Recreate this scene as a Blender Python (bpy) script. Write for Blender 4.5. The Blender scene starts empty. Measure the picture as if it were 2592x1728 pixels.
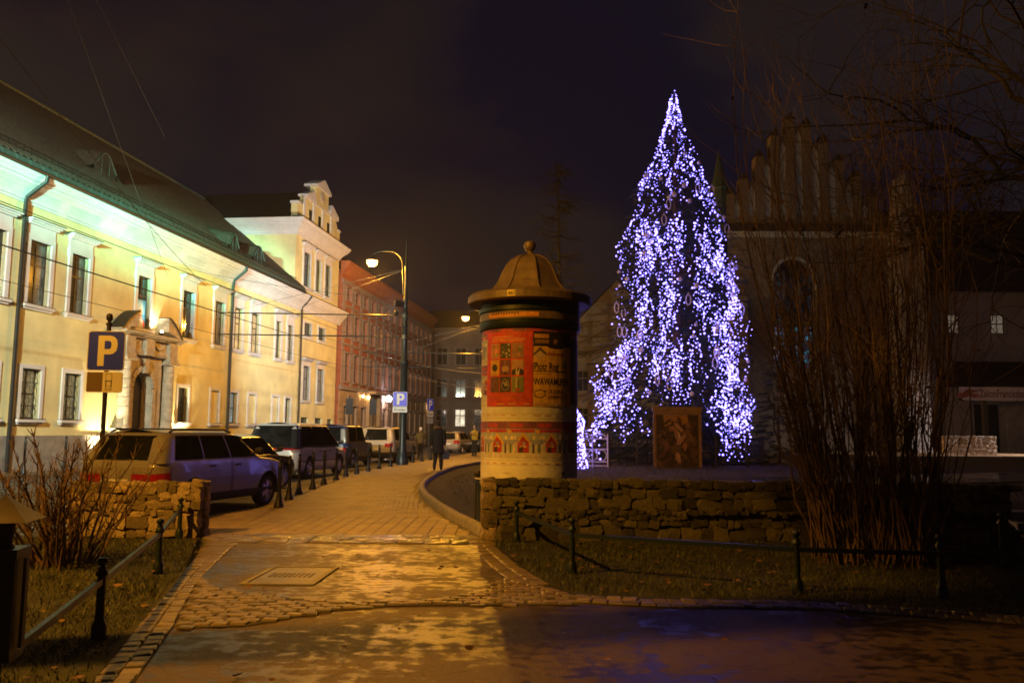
import bpy, bmesh, math, random
import numpy as np
from mathutils import Vector, Matrix, noise as mnoise
R = math.radians
random.seed(7); rng = np.random.default_rng(7)
scene = bpy.context.scene
col = scene.collection

# ------------------------------------------------------------------ camera
cam_d = bpy.data.cameras.new('camera'); cam = bpy.data.objects.new('camera', cam_d); col.objects.link(cam)
cam_d.sensor_width = 22.3; cam_d.lens = 18.0; cam_d.clip_start = 0.05; cam_d.clip_end = 3000
PITCH = math.atan(205/1898); ROLL = R(0.45)
cam.matrix_world = Matrix.Translation((0, 0, 1.5)) @ Matrix.Rotation(R(90)+PITCH, 4, 'X') @ Matrix.Rotation(ROLL, 4, 'Z')
scene.camera = cam

# ------------------------------------------------------------------ night sky
world = bpy.data.worlds.new('World'); scene.world = world; world.use_nodes = True
wn, wl = world.node_tree.nodes, world.node_tree.links
bg = wn['Background']
tc = wn.new('ShaderNodeTexCoord'); mp = wn.new('ShaderNodeMapping'); mp.inputs['Scale'].default_value = (1.0, 1.0, 2.2)
nz = wn.new('ShaderNodeTexNoise'); nz.inputs['Scale'].default_value = 3.0; nz.inputs['Detail'].default_value = 5; nz.inputs['Roughness'].default_value = .5
rp = wn.new('ShaderNodeValToRGB'); e = rp.color_ramp.elements
e[0].position = .41; e[0].color = (.0040, .0036, .0105, 1)
e[1].position = .57; e[1].color = (.0125, .0088, .0096, 1)
sky = wn.new('ShaderNodeTexSky'); sky.sky_type = 'NISHITA'; sky.sun_disc = False
sky.sun_elevation = R(-8); sky.sun_rotation = R(200)
sc_ = wn.new('ShaderNodeVectorMath'); sc_.operation = 'SCALE'; sc_.inputs['Scale'].default_value = .02
ad = wn.new('ShaderNodeVectorMath'); ad.operation = 'ADD'
wl.new(tc.outputs['Generated'], mp.inputs[0]); wl.new(mp.outputs[0], nz.inputs['Vector']); wl.new(nz.outputs['Fac'], rp.inputs[0])
wl.new(sky.outputs[0], sc_.inputs[0]); wl.new(rp.outputs[0], ad.inputs[0]); wl.new(sc_.outputs[0], ad.inputs[1])
wl.new(ad.outputs[0], bg.inputs[0]); bg.inputs[1].default_value = 1.0

# ------------------------------------------------------------------ exposure and sampling
vs = scene.view_settings; vs.view_transform = 'Standard'; vs.look = 'None'; vs.exposure = 0; vs.gamma = 1; vs.use_curve_mapping = False
scene.render.engine = 'CYCLES'
cy = scene.cycles; cy.use_denoising = True; cy.sample_clamp_indirect = 4; cy.max_bounces = 6; cy.use_light_tree = True
cy.caustics_reflective = False; cy.caustics_refractive = False; cy.filter_width = 1.7

HAZE = .0006
# strengths of the lit lamps (one place to tune)
SODIUM = 7600.0; BULB = 5.6; FLOOD_W = 18500.0; FLOOD_G = 46000.0; FLOOD_R = 9000.0; UPLIGHT = 300.0
SOD_COL = (1.0, .41, .030)

# ------------------------------------------------------------------ helpers
class MB:
    def __init__(s): s.v = []; s.f = []; s.c = []; s.cur = None
    def add(s, vs, fs):
        o = len(s.v); s.v += [tuple(p) for p in vs]; s.f += [tuple(i+o for i in q) for q in fs]
        s.c += [s.cur]*len(fs); return s
    def box(s, c, size, rz=0, m=None):
        hx, hy, hz = size[0]/2, size[1]/2, size[2]/2
        vs = [Vector((x, y, z)) for z in (-hz, hz) for x, y in ((-hx, -hy), (hx, -hy), (hx, hy), (-hx, hy))]
        if m is None: m = Matrix.Rotation(rz, 3, 'Z')
        vs = [m @ v + Vector(c) for v in vs]
        return s.add(vs, [(3, 2, 1, 0), (4, 5, 6, 7), (0, 1, 5, 4), (1, 2, 6, 5), (2, 3, 7, 6), (3, 0, 4, 7)])
    def bx(s, x0, x1, y0, y1, z0, z1): return s.box(((x0+x1)/2, (y0+y1)/2, (z0+z1)/2), (abs(x1-x0), abs(y1-y0), abs(z1-z0)))
    def tube(s, pts, rad, n=6, cap=True):
        pts = [Vector(p) for p in pts]; k = len(pts)
        if not hasattr(rad, '__len__'): rad = [rad]*k
        vs = []; up = None
        for i, p in enumerate(pts):
            t = (pts[min(i+1, k-1)]-pts[max(i-1, 0)])
            if t.length < 1e-9: t = Vector((0, 0, 1))
            t.normalize()
            if up is None: up = t.orthogonal().normalized()
            else:
                up = up-t*up.dot(t)
                up = up.normalized() if up.length > 1e-6 else t.orthogonal().normalized()
            b = t.cross(up)
            for j in range(n):
                a = 2*math.pi*j/n; vs.append(p+(up*math.cos(a)+b*math.sin(a))*rad[i])
        fs = [(i*n+j, i*n+(j+1) % n, (i+1)*n+(j+1) % n, (i+1)*n+j) for i in range(k-1) for j in range(n)]
        if cap: fs += [tuple(range(n-1, -1, -1)), tuple((k-1)*n+j for j in range(n))]
        return s.add(vs, fs)
    def lathe(s, prof, n=16, c=(0, 0, 0), axis='Z', rot=0, cap=True):
        vs = []; c = Vector(c)
        for r, z in prof:
            for j in range(n):
                a = 2*math.pi*j/n+rot; q = (r*math.cos(a), r*math.sin(a), z)
                if axis == 'Y': q = (q[0], z, q[1])
                elif axis == 'X': q = (z, q[0], q[1])
                vs.append(Vector(q)+c)
        k = len(prof)
        fs = [(i*n+j, i*n+(j+1) % n, (i+1)*n+(j+1) % n, (i+1)*n+j) for i in range(k-1) for j in range(n)]
        if cap and prof[0][0] > 1e-5: fs.append(tuple(range(n-1, -1, -1)))
        if cap and prof[-1][0] > 1e-5: fs.append(tuple((k-1)*n+j for j in range(n)))
        return s.add(vs, fs)
    def prism(s, poly, h0, h1, plane='XY'):
        n = len(poly)
        def P(a, b, h): return (a, b, h) if plane == 'XY' else ((a, h, b) if plane == 'XZ' else (h, a, b))
        vs = [P(a, b, h0) for a, b in poly]+[P(a, b, h1) for a, b in poly]
        return s.add(vs, [tuple(range(n-1, -1, -1)), tuple(range(n, 2*n))]+[(i, (i+1) % n, n+(i+1) % n, n+i) for i in range(n)])
    def grid(s, rows):
        n = len(rows[0]); vs = [p for r in rows for p in r]
        return s.add(vs, [(i*n+j, i*n+j+1, (i+1)*n+j+1, (i+1)*n+j) for i in range(len(rows)-1) for j in range(n-1)])
    def mesh(s, name, smooth=False, fix=True):
        me = bpy.data.meshes.new(name); me.from_pydata(s.v, [], s.f)
        if any(c is not None for c in s.c):
            at = me.color_attributes.new('Col', 'FLOAT_COLOR', 'CORNER'); i = 0
            for q, c in zip(s.f, s.c):
                for _ in q: at.data[i].color = (*(c or (.5, .5, .5)), 1); i += 1
        if fix:
            bm = bmesh.new(); bm.from_mesh(me); bmesh.ops.remove_doubles(bm, verts=bm.verts, dist=1e-5)
            bmesh.ops.recalc_face_normals(bm, faces=bm.faces); bm.to_mesh(me); bm.free()
        if smooth: me.shade_smooth(); me.set_sharp_from_angle(angle=R(48))
        return me
    def build(s, name, m, parent=None, smooth=False, fix=True, loc=None):
        return obj(name, s.mesh(name, smooth, fix), m, parent, loc)

def obj(name, me, m=None, parent=None, loc=None, rot=None, scale=None):
    o = bpy.data.objects.new(name, me); col.objects.link(o)
    if m is not None and me is not None and len(me.materials) == 0: me.materials.append(m)
    if parent: o.parent = parent
    if loc is not None: o.location = loc
    if rot is not None: o.rotation_euler = rot
    if scale is not None: o.scale = scale
    return o
def tag(o, label=None, cat=None, group=None, kind=None):
    for k, v in (('label', label), ('category', cat), ('group', group), ('kind', kind)):
        if v: o[k] = v
    return o
def thing(name, label, cat, loc=(0, 0, 0), rz=0, group=None):
    o = bpy.data.objects.new(name, None); col.objects.link(o); o.location = loc; o.rotation_euler = (0, 0, rz)
    o.empty_display_size = .2
    return tag(o, label, cat, group)
def struct(o): o['kind'] = 'structure'; return o
def stuff(o): o['kind'] = 'stuff'; return o
KIDS = {}
def copy_tree(o, parent=None):
    if not KIDS.get('ok'):
        pass
    c = o.copy(); col.objects.link(c); c.parent = parent
    for ch in [x for x in bpy.data.objects if x.parent == o]: copy_tree(ch, c)
    return c
def lerp(a, b, t): return a+(b-a)*t
def interp(x, xs, ys): return float(np.interp(x, xs, ys))
def inpoly(x, y, poly):
    c = False; j = len(poly)-1
    for i in range(len(poly)):
        xi, yi = poly[i]; xj, yj = poly[j]
        if (yi > y) != (yj > y) and x < (xj-xi)*(y-yi)/(yj-yi)+xi: c = not c
        j = i
    return c

# ------------------------------------------------------------------ materials
M = {}
def mat(name, c, rough=.6, metal=0., var=.22, scale=5., bump=0., bscale=40., rand=0., emit=None, es=0., coat=0., spec=.5, attr=False, c2=None):
    m = bpy.data.materials.new(name); m.use_nodes = True; M[name] = m
    n, l = m.node_tree.nodes, m.node_tree.links; p = n['Principled BSDF']
    p.inputs['Roughness'].default_value = rough; p.inputs['Metallic'].default_value = metal
    p.inputs['Specular IOR Level'].default_value = spec; p.inputs['Coat Weight'].default_value = coat
    t = n.new('ShaderNodeTexCoord')
    src = None
    if attr:
        a = n.new('ShaderNodeAttribute'); a.attribute_name = 'Col'; src = a.outputs['Color']
        if var:
            z = n.new('ShaderNodeTexNoise'); z.inputs['Scale'].default_value = scale; z.inputs['Detail'].default_value = 5
            l.new(t.outputs['Object'], z.inputs['Vector'])
            mr = n.new('ShaderNodeMapRange'); mr.inputs[1].default_value = .3; mr.inputs[2].default_value = .7; mr.inputs[3].default_value = 1-var; mr.inputs[4].default_value = 1+var
            l.new(z.outputs['Fac'], mr.inputs[0])
            vm = n.new('ShaderNodeVectorMath'); vm.operation = 'SCALE'; l.new(src, vm.inputs[0]); l.new(mr.outputs[0], vm.inputs['Scale']); src = vm.outputs[0]
    elif var or c2:
        z = n.new('ShaderNodeTexNoise'); z.inputs['Scale'].default_value = scale; z.inputs['Detail'].default_value = 6; z.inputs['Roughness'].default_value = .6
        l.new(t.outputs['Object'], z.inputs['Vector'])
        r = n.new('ShaderNodeValToRGB'); r.color_ramp.elements[0].position = .32; r.color_ramp.elements[1].position = .68
        r.color_ramp.elements[0].color = (*[x*(1-var) for x in c], 1); r.color_ramp.elements[1].color = (*(c2 or [min(1, x*(1+var)) for x in c]), 1)
        l.new(z.outputs['Fac'], r.inputs[0]); src = r.outputs[0]
    if rand:
        oi = n.new('ShaderNodeObjectInfo'); mr = n.new('ShaderNodeMapRange'); mr.inputs[3].default_value = 1-rand; mr.inputs[4].default_value = 1+rand
        l.new(oi.outputs['Random'], mr.inputs[0]); vm = n.new('ShaderNodeVectorMath'); vm.operation = 'SCALE'
        l.new(src, vm.inputs[0]); l.new(mr.outputs[0], vm.inputs['Scale']); src = vm.outputs[0]
    if src: l.new(src, p.inputs['Base Color'])
    else: p.inputs['Base Color'].default_value = (*c, 1)
    if bump:
        b = n.new('ShaderNodeBump'); z = n.new('ShaderNodeTexNoise'); z.inputs['Scale'].default_value = bscale; z.inputs['Detail'].default_value = 5
        l.new(t.outputs['Object'], z.inputs['Vector']); b.inputs['Strength'].default_value = bump; b.inputs['Distance'].default_value = .02
        l.new(z.outputs['Fac'], b.inputs['Height']); l.new(b.outputs[0], p.inputs['Normal'])
    if emit: p.inputs['Emission Color'].default_value = (*emit, 1); p.inputs['Emission Strength'].default_value = es
    return m
mat('plaster', (.72, .66, .36), .85, var=.17, scale=.7, bump=.12, bscale=25)
mat('trim', (.66, .66, .70), .8, var=.08, scale=2, bump=.08)
mat('greystone', (.26, .24, .22), .85, var=.25, scale=3, bump=.3)
mat('sandstone', (.46, .40, .31), .85, var=.25, scale=4, bump=.35, bscale=18)
mat('rooftile', (.060, .045, .030), .75, var=.45, scale=7, bump=.35, bscale=30)
mat('darktile', (.030, .020, .017), .8, var=.3, scale=7, bump=.3)
mat('copper', (.055, .090, .080), .5, var=.35, scale=5)
mat('darkmetal', (.010, .010, .010), .5, .1, var=.3, scale=8)
mat('greeniron', (.008, .018, .016), .42, .2, var=.35, scale=10, bump=.1)
mat('polepaint', (.020, .030, .034), .38, .2, var=.3, scale=10)
mat('frame_dark', (.05, .04, .03), .5, var=.2)
mat('glass_dark', (.035, .042, .042), .08, var=.5, scale=1.2)
mat('curtain_glass', (.13, .14, .13), .12, var=.6, scale=2.5)
mat('black', (.006, .006, .006), .8, var=0)
mat('door', (.022, .014, .009), .6, var=.3, scale=6)
mat('redwall', (.42, .135, .060), .85, var=.14, scale=1.5, bump=.1)
mat('lilac', (.34, .27, .24), .85, var=.12, scale=2)
mat('beige', (.44, .31, .18), .85, var=.15, scale=2, bump=.15, bscale=10)
mat('greywall', (.26, .20, .16), .85, var=.15, scale=.6)
mat('palehouse', (.34, .29, .22), .85, var=.15, scale=.8)
mat('brick', (.17, .135, .10), .9, var=.4, scale=9, bump=.4, bscale=14)
mat('churchwall', (.17, .145, .12), .9, var=.35, scale=3, bump=.4, bscale=10)
mat('niche', (.40, .42, .39), .85, var=.18, scale=3)
mat('buttress', (.34, .33, .34), .85, var=.25, scale=2)
mat('monastery', (.30, .29, .33), .85, var=.15, scale=.8)
mat('stone', (.30, .235, .155), .85, var=.5, scale=9, bump=.9, bscale=22, rand=.6)
mat('stone_dark', (.16, .110, .072), .88, var=.55, scale=9, bump=.9, bscale=22, rand=.65, c2=(.13, .13, .06))
mat('mortar', (.055, .045, .034), .95, var=.4, scale=14, bump=.6)
mat('sett', (.15, .115, .075), .36, var=.35, scale=14, bump=.4, bscale=60, rand=.4)
mat('flag', (.17, .13, .08), .16, var=.4, scale=9, bump=.5, bscale=22, rand=.3)
mat('paver', (.28, .20, .11), .55, var=.34, scale=2.2, bump=.3, bscale=60, rand=.22)
mat('joint', (.05, .042, .032), .9, var=.3, scale=20)
mat('kerbstone', (.27, .24, .19), .7, var=.25, scale=8, bump=.3)
mat('soil', (.026, .020, .012), .95, var=.5, scale=3, bump=.6, bscale=12)
mat('lawn', (.020, .021, .008), .95, var=.5, scale=2, bump=.5, bscale=20)
mat('blade', (.032, .048, .010), .6, var=.6, scale=3.5, c2=(.080, .085, .022))
mat('leaf', (.13, .065, .022), .7, var=.5, scale=20)
mat('bark', (.085, .055, .033), .85, var=.45, scale=12, bump=.5, bscale=40)
mat('twig', (.105, .062, .036), .75, var=.5, scale=9)
mat('darkbark', (.022, .017, .012), .9, var=.4, scale=9)
mat('needle', (.010, .030, .022), .6, var=.5, scale=4)
mat('steel', (.30, .28, .25), .28, .9, var=.2)
mat('rail', (.45, .42, .38), .22, 1., var=.15)
mat('rubber', (.012, .012, .012), .75, var=.2)
mat('print', (1, 1, 1), .55, attr=True, var=.22, scale=14, bump=.35, bscale=10)
mat('signprint', (1, 1, 1), .35, attr=True, var=0)
mat('paper', (.70, .68, .64), .7, var=.12, scale=5, bump=.25, bscale=9)
mat('columnroof', (.15, .11, .07), .5, .15, var=.25, scale=6)
mat('skin', (.45, .28, .20), .6, var=.05)
mat('whitepaint', (.75, .74, .72), .5, var=.06)
mat('bauble', (.85, .83, .95), .3, var=.1)
mat('woodframe', (.20, .12, .06), .6, var=.3, scale=9)
mat('snowstone', (.50, .43, .38), .85, var=.35, scale=5, bump=.6, bscale=10, rand=.25)
mat('bulb', (.8, .8, .9), .4, var=0, emit=(.23, .19, 1.0), es=BULB)
mat('sodium', (.9, .8, .6), .4, var=0, emit=(1.0, .52, .13), es=7.0)
mat('walllamp', (.9, .9, .9), .4, var=0, emit=(1.0, .80, .95), es=60)
mat('warmlamp', (.9, .9, .9), .4, var=0, emit=(1.0, .62, .28), es=45)
mat('uplamp', (.9, .9, .9), .4, var=0, emit=(1.0, .82, .45), es=25)
def lit(name, c, s, scale=3.):
    m = mat(name, (.1, .1, .1), .3, var=0); n, l = m.node_tree.nodes, m.node_tree.links; p = n['Principled BSDF']
    t = n.new('ShaderNodeTexCoord'); z = n.new('ShaderNodeTexNoise'); z.inputs['Scale'].default_value = scale; z.inputs['Detail'].default_value = 3
    r = n.new('ShaderNodeValToRGB'); r.color_ramp.elements[0].position = .35; r.color_ramp.elements[1].position = .65
    r.color_ramp.elements[0].color = (*[x*.45 for x in c], 1); r.color_ramp.elements[1].color = (*c, 1)
    l.new(t.outputs['Object'], z.inputs['Vector']); l.new(z.outputs['Fac'], r.inputs[0]); l.new(r.outputs[0], p.inputs['Emission Color']); p.inputs['Emission Strength'].default_value = s
lit('lit_warm', (1, .66, .25), .75); lit('lit_dim', (.9, .66, .25), .22); lit('lit_blue', (.55, .85, .9), .35); lit('lit_white', (1, .85, .6), 1.1); lit('lit_pale', (.9, .7, .5), .17, 7)
def paint(name, c, rough=.3, metal=.0):
    return mat(name, c, rough, metal*.4, var=.10, scale=3, coat=.35)
paint('silver', (.29, .275, .26), .32, .35); paint('blackcar', (.014, .014, .017), .2); paint('whitecar', (.46, .46, .47), .28, .2)
paint('bluecar', (.028, .042, .12), .3, .1); paint('browncar', (.11, .07, .032), .4); paint('silver2', (.40, .39, .38), .3, .3); paint('tan', (.30, .26, .20), .35, .2)
mat('carglass', (.010, .011, .012), .2, var=.6, scale=3, spec=.0)
mat('redlens', (.30, .008, .008), .15, var=.2, scale=20); mat('clearlens', (.24, .21, .20), .12, var=.2, scale=20)
mat('plastic', (.03, .03, .032), .6, var=.2)
mat('alloy', (.72, .70, .68), .4, .1, var=.1)
def wet(name, dry, wetc, thr, r0=.72, r1=.14, s1=.8, s2=5., bump=.35, stretch=1.0):
    m = bpy.data.materials.new(name); m.use_nodes = True; M[name] = m
    n, l = m.node_tree.nodes, m.node_tree.links; p = n['Principled BSDF']
    t = n.new('ShaderNodeTexCoord'); mp = n.new('ShaderNodeMapping'); mp.inputs['Scale'].default_value = (1, stretch, 1); l.new(t.outputs['Object'], mp.inputs[0])
    def N(s, d):
        z = n.new('ShaderNodeTexNoise'); z.inputs['Scale'].default_value = s; z.inputs['Detail'].default_value = d; z.inputs['Roughness'].default_value = .6
        l.new(mp.outputs[0], z.inputs['Vector']); return z.outputs['Fac']
    a, b, g = N(s1, 3), N(s2, 9), N(90, 3)
    mx = n.new('ShaderNodeMath'); mx.operation = 'MULTIPLY_ADD'; mx.inputs[1].default_value = .42
    m2 = n.new('ShaderNodeMath'); m2.operation = 'MULTIPLY'; m2.inputs[1].default_value = .58
    l.new(a, mx.inputs[0]); l.new(b, m2.inputs[0]); l.new(m2.outputs[0], mx.inputs[2])
    r = n.new('ShaderNodeMapRange'); r.inputs[1].default_value = thr; r.inputs[2].default_value = thr+.07; l.new(mx.outputs[0], r.inputs[0])
    def mixv(x, y, out):
        q = n.new('ShaderNodeMix'); q.data_type = 'RGBA'; q.inputs[6].default_value = x; q.inputs[7].default_value = y; l.new(r.outputs[0], q.inputs[0]); return q.outputs[2]
    cm = mixv((*dry, 1), (*wetc, 1), 0)
    sp = n.new('ShaderNodeMapRange'); sp.inputs[1].default_value = .3; sp.inputs[2].default_value = .7; sp.inputs[3].default_value = .6; sp.inputs[4].default_value = 1.4; l.new(N(60, 9), sp.inputs[0])
    sv = n.new('ShaderNodeVectorMath'); sv.operation = 'SCALE'; l.new(cm, sv.inputs[0]); l.new(sp.outputs[0], sv.inputs['Scale']); l.new(sv.outputs[0], p.inputs['Base Color'])
    rr = n.new('ShaderNodeMapRange'); rr.inputs[3].default_value = r0; rr.inputs[4].default_value = r1; l.new(r.outputs[0], rr.inputs[0]); l.new(rr.outputs[0], p.inputs['Roughness'])
    bu = n.new('ShaderNodeBump'); bu.inputs['Distance'].default_value = .012
    bs = n.new('ShaderNodeMapRange'); bs.inputs[3].default_value = bump; bs.inputs[4].default_value = bump*.55; l.new(r.outputs[0], bs.inputs[0]); l.new(bs.outputs[0], bu.inputs['Strength'])
    vo = n.new('ShaderNodeTexVoronoi'); vo.feature = 'DISTANCE_TO_EDGE'; vo.inputs['Scale'].default_value = .9
    wv = n.new('ShaderNodeVectorMath'); wv.operation = 'ADD'; wz = n.new('ShaderNodeTexNoise'); wz.inputs['Scale'].default_value = 3; wz.inputs['Detail'].default_value = 6
    l.new(mp.outputs[0], wz.inputs['Vector']); wsc = n.new('ShaderNodeVectorMath'); wsc.operation = 'SCALE'; wsc.inputs['Scale'].default_value = .5; l.new(wz.outputs['Color'], wsc.inputs[0])
    l.new(mp.outputs[0], wv.inputs[0]); l.new(wsc.outputs[0], wv.inputs[1]); l.new(wv.outputs[0], vo.inputs['Vector'])
    ck = n.new('ShaderNodeMapRange'); ck.inputs[1].default_value = .0; ck.inputs[2].default_value = .012; ck.inputs[3].default_value = .45; ck.inputs[4].default_value = 1; l.new(vo.outputs['Distance'], ck.inputs[0])
    sv2 = n.new('ShaderNodeVectorMath'); sv2.operation = 'SCALE'; l.new(sv.outputs[0], sv2.inputs[0]); l.new(ck.outputs[0], sv2.inputs['Scale']); l.new(sv2.outputs[0], p.inputs['Base Color'])
    h = n.new('ShaderNodeMath'); h.operation = 'ADD'; l.new(g, h.inputs[0]); l.new(N(22, 6), h.inputs[1]); l.new(h.outputs[0], bu.inputs['Height']); l.new(bu.outputs[0], p.inputs['Normal'])
    return m
wet('asphalt', (.092, .062, .034), (.028, .020, .012), .49, r0=.58, r1=.295, bump=.5, s1=.9, s2=7., stretch=1.2)
wet('asphalt_lens', (.092, .063, .034), (.030, .021, .012), .47, r0=.58, r1=.29, bump=.45, s1=1.1, s2=7., stretch=1.35)
wet('road', (.055, .050, .045), (.025, .025, .025), .50, r1=.25, s1=.3, s2=2)
wet('wetpath', (.05, .045, .04), (.02, .02, .025), .40, r1=.15)
wet('pavebase', (.12, .088, .052), (.08, .058, .034), .50, r0=.6, r1=.3, s1=.5, s2=3)

# flat print: 2-D shapes with colours, laid in thin layers, mapped to a plane or round a cylinder
def text_polys(body, size, font_bold=False, xs=1.0):
    cu = bpy.data.curves.new('t', 'FONT'); cu.body = body; cu.size = size; cu.fill_mode = 'FRONT'
    if font_bold: cu.offset = size*.02
    o = bpy.data.objects.new('t', cu); col.objects.link(o); dg = bpy.context.evaluated_depsgraph_get(); dg.update()
    me = bpy.data.meshes.new_from_object(o.evaluated_get(dg))
    V = [(v.co.x*xs, v.co.y) for v in me.vertices]; F = [tuple(p.vertices) for p in me.polygons]
    bpy.data.objects.remove(o); bpy.data.curves.remove(cu); bpy.data.meshes.remove(me); return V, F
class Print:
    def __init__(s): s.items = []; s.k = 0
    def poly(s, pts, c): s.k += 1; s.items.append((list(pts), [tuple(range(len(pts)))], c, s.k)); return s
    def rect(s, x0, x1, y0, y1, c): return s.poly([(x0, y0), (x1, y0), (x1, y1), (x0, y1)], c)
    def rrect(s, x0, x1, y0, y1, r, c):
        pts = []
        for cx, cy, a0 in ((x1-r, y1-r, 0), (x0+r, y1-r, 90), (x0+r, y0+r, 180), (x1-r, y0+r, 270)):
            pts += [(cx+r*math.cos(R(a0+a)), cy+r*math.sin(R(a0+a))) for a in (0, 30, 60, 90)]
        return s.poly(pts, c)
    def ell(s, x, y, rx, ry, c, n=20): return s.poly([(x+rx*math.cos(2*math.pi*i/n), y+ry*math.sin(2*math.pi*i/n)) for i in range(n)], c)
    def text(s, body, x, y, size, c, bold=False, width=None, center=False):
        V, F = text_polys(body, size, bold); s.k += 1
        w = max(v[0] for v in V); sx = (width/w) if width else 1
        ox = x-w*sx/2 if center else x
        s.items.append(([(a*sx+ox, b+y) for a, b in V], F, c, s.k)); return s
    def build(s, name, m, fn, parent=None, cut=None, lay=.0007):
        bm = bmesh.new(); cl = bm.loops.layers.float_color.new('Col')
        for V, F, c, k in s.items:
            b2 = bmesh.new(); vv = [b2.verts.new((x, y, 0)) for x, y in V]
            for q in F:
                try: b2.faces.new([vv[i] for i in q])
                except ValueError: pass
            if cut:
                bmesh.ops.triangulate(b2, faces=[q for q in b2.faces if len(q.verts) > 4])
                xs = [x for x, y in V]; g = math.floor(min(xs)/cut)*cut+cut
                while g < max(xs):
                    bmesh.ops.bisect_plane(b2, geom=list(b2.verts)+list(b2.edges)+list(b2.faces), plane_co=(g, 0, 0), plane_no=(1, 0, 0)); g += cut
            b2.verts.index_update(); nv = [bm.verts.new(fn(v.co.x, v.co.y, k*lay)) for v in b2.verts]
            for q in b2.faces:
                try: nf = bm.faces.new([nv[v.index] for v in q.verts])
                except ValueError: continue
                for lp in nf.loops: lp[cl] = (*c, 1)
            b2.free()
        me = bpy.data.meshes.new(name); bm.to_mesh(me); bm.free()
        return obj(name, me, m, parent)
# ------------------------------------------------------------------ ground
KR_Y = [5, 11.6, 12.2, 14.1, 16.1, 18.4, 20.2, 21.9, 24, 27.4, 32.3, 38, 44, 50, 60, 75]
KR_X = [0, -.35, -.46, -.99, -1.47, -1.94, -2.22, -2.40, -2.51, -2.53, -2.31, -1.4, .3, 2.5, 6.5, 14]
KL_Y = [9, 12, 14, 16, 18, 20, 23, 27, 30, 33, 36.5, 40, 42, 57, 64, 75]
KL_X = [-5.4, -5.35, -5.2, -4.78, -5.0, -5.2, -5.35, -5.5, -5.42, -5.25, -4.95, -4.5, -4.2, -2.5, -1.6, .2]
def kr(y): return interp(y, KR_Y, KR_X)
def kl(y): return interp(y, KL_Y, KL_X)
def ss(x): x = min(1, max(0, x)); return x*x*(3-2*x)
def mound(x, y): return .02+.42*ss((x-kr(y)-.1)/5.2)*ss((y-11.6)/3.0+.35) if y > 11.5 else 0
ter = MB().add([(-900, -300, -.14), (900, -300, -.14), (900, 1500, -.14), (-900, 1500, -.14)], [(0, 1, 2, 3)]).build('ground', M['soil']); struct(ter)
FD = Vector((math.sin(math.atan(224/1898)), math.cos(math.atan(224/1898)), 0)); FN = Vector((-FD.y, FD.x, 0)); FP = Vector((-15.9, 27.6, 0)); FRZ = math.atan2(FD.y, FD.x)
def FW(t, y, z): return FP+FD*t+FN*y+Vector((0, 0, z))
# road between the facade pavement and the parking kerb
ys = [-30, -10, 0, 6]+KL_Y+[90, 140]
rows = []
for y in ys:
    tt = (y-27.6)/FD.y; xl = (FP+FD*tt).x+1.0
    xr = kl(y) if 9 <= y <= 75 else (-6.2 if y < 9 else kl(75)+(y-75)*.4)
    rows.append([(lerp(xl, max(xr, xl+1), k/6), y, -.07) for k in range(7)])
struct(MB().grid(rows).build('road', M['road']))
# pavement under the facade
pv = MB().add([tuple(FW(-40, -1.15, .04)), tuple(FW(90, -1.15, .04)), tuple(FW(90, .5, .04)), tuple(FW(-40, .5, .04)),
               tuple(FW(-40, -1.15, -.1)), tuple(FW(90, -1.15, -.1))], [(0, 1, 2, 3), (4, 5, 1, 0)])
struct(pv.build('far_pavement', M['pavebase']))
# tram rails
for k, w in enumerate((-1.65, -3.08, -4.9, -6.33)):
    m = MB()
    for a, b in ((w-.06, w-.012), (w+.012, w+.05)):
        m.add([tuple(FW(-40, a, -.062)), tuple(FW(110, a, -.062)), tuple(FW(110, b, -.062)), tuple(FW(-40, b, -.062))], [(0, 1, 2, 3)])
    m.add([tuple(FW(-40, w-.012, -.066)), tuple(FW(110, w-.012, -.066)), tuple(FW(110, w+.012, -.066)), tuple(FW(-40, w+.012, -.066))], [(0, 1, 2, 3)])
    tag(m.build('tram_rail', M['rail']), ['steel tram rail nearest the yellow palace', 'second steel tram rail from the yellow palace', 'third steel tram rail from the yellow palace', 'steel tram rail nearest the parked cars'][k], 'tram rail', 'tram rails in the street')
# pavement of small blocks between kerb and flower bed
sw_y = [11.95, 13, 14, 15, 16, 18, 20, 22, 24, 27, 30, 33, 36, 40, 44, 50, 57, 64, 75]
sw = MB().grid([[(lerp(kl(y), kr(y), k/8), y, 0) for k in range(9)] for y in sw_y])
for a, b in zip(sw_y[:-1], sw_y[1:]): sw.add([(kl(a), a, 0), (kl(b), b, 0), (kl(b), b, -.1), (kl(a), a, -.1)], [(0, 1, 2, 3)])
pavement = struct(sw.build('pavement', M['pavebase']))
pm = MB()
pm.add([(-.097, -.046, 0), (.097, -.046, 0), (.097, .046, 0), (-.097, .046, 0), (-.09, -.040, .008), (.09, -.040, .008), (.09, .040, .008), (-.09, .040, .008)],
       [(4, 5, 6, 7), (0, 1, 5, 4), (1, 2, 6, 5), (2, 3, 7, 6), (3, 0, 4, 7)])
paver_me = pm.mesh('paver'); paver_me.materials.append(M['paver'])
cnt = 0; rest = MB(); y = 12.02; r = 0
while y < 58:
    x = kl(y)+.12+(.1 if r % 2 else 0)
    if y < 14.6: x = max(x, -4.9)
    while x < kr(y)-.08:
        px, py, pz, pr = x+random.uniform(-.003, .003), y, .001+random.uniform(0, .004), random.uniform(-.02, .02)
        if cnt < 300: obj('paver', paver_me, None, pavement, (px, py, pz), (0, 0, pr)); cnt += 1
        else: rest.add([(v[0]+px, v[1]+py, v[2]+pz) for v in pm.v], pm.f)
        x += .2
    y += .098; r += 1
stuff(rest.build('paver_field', M['paver'], pavement, fix=False))
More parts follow.
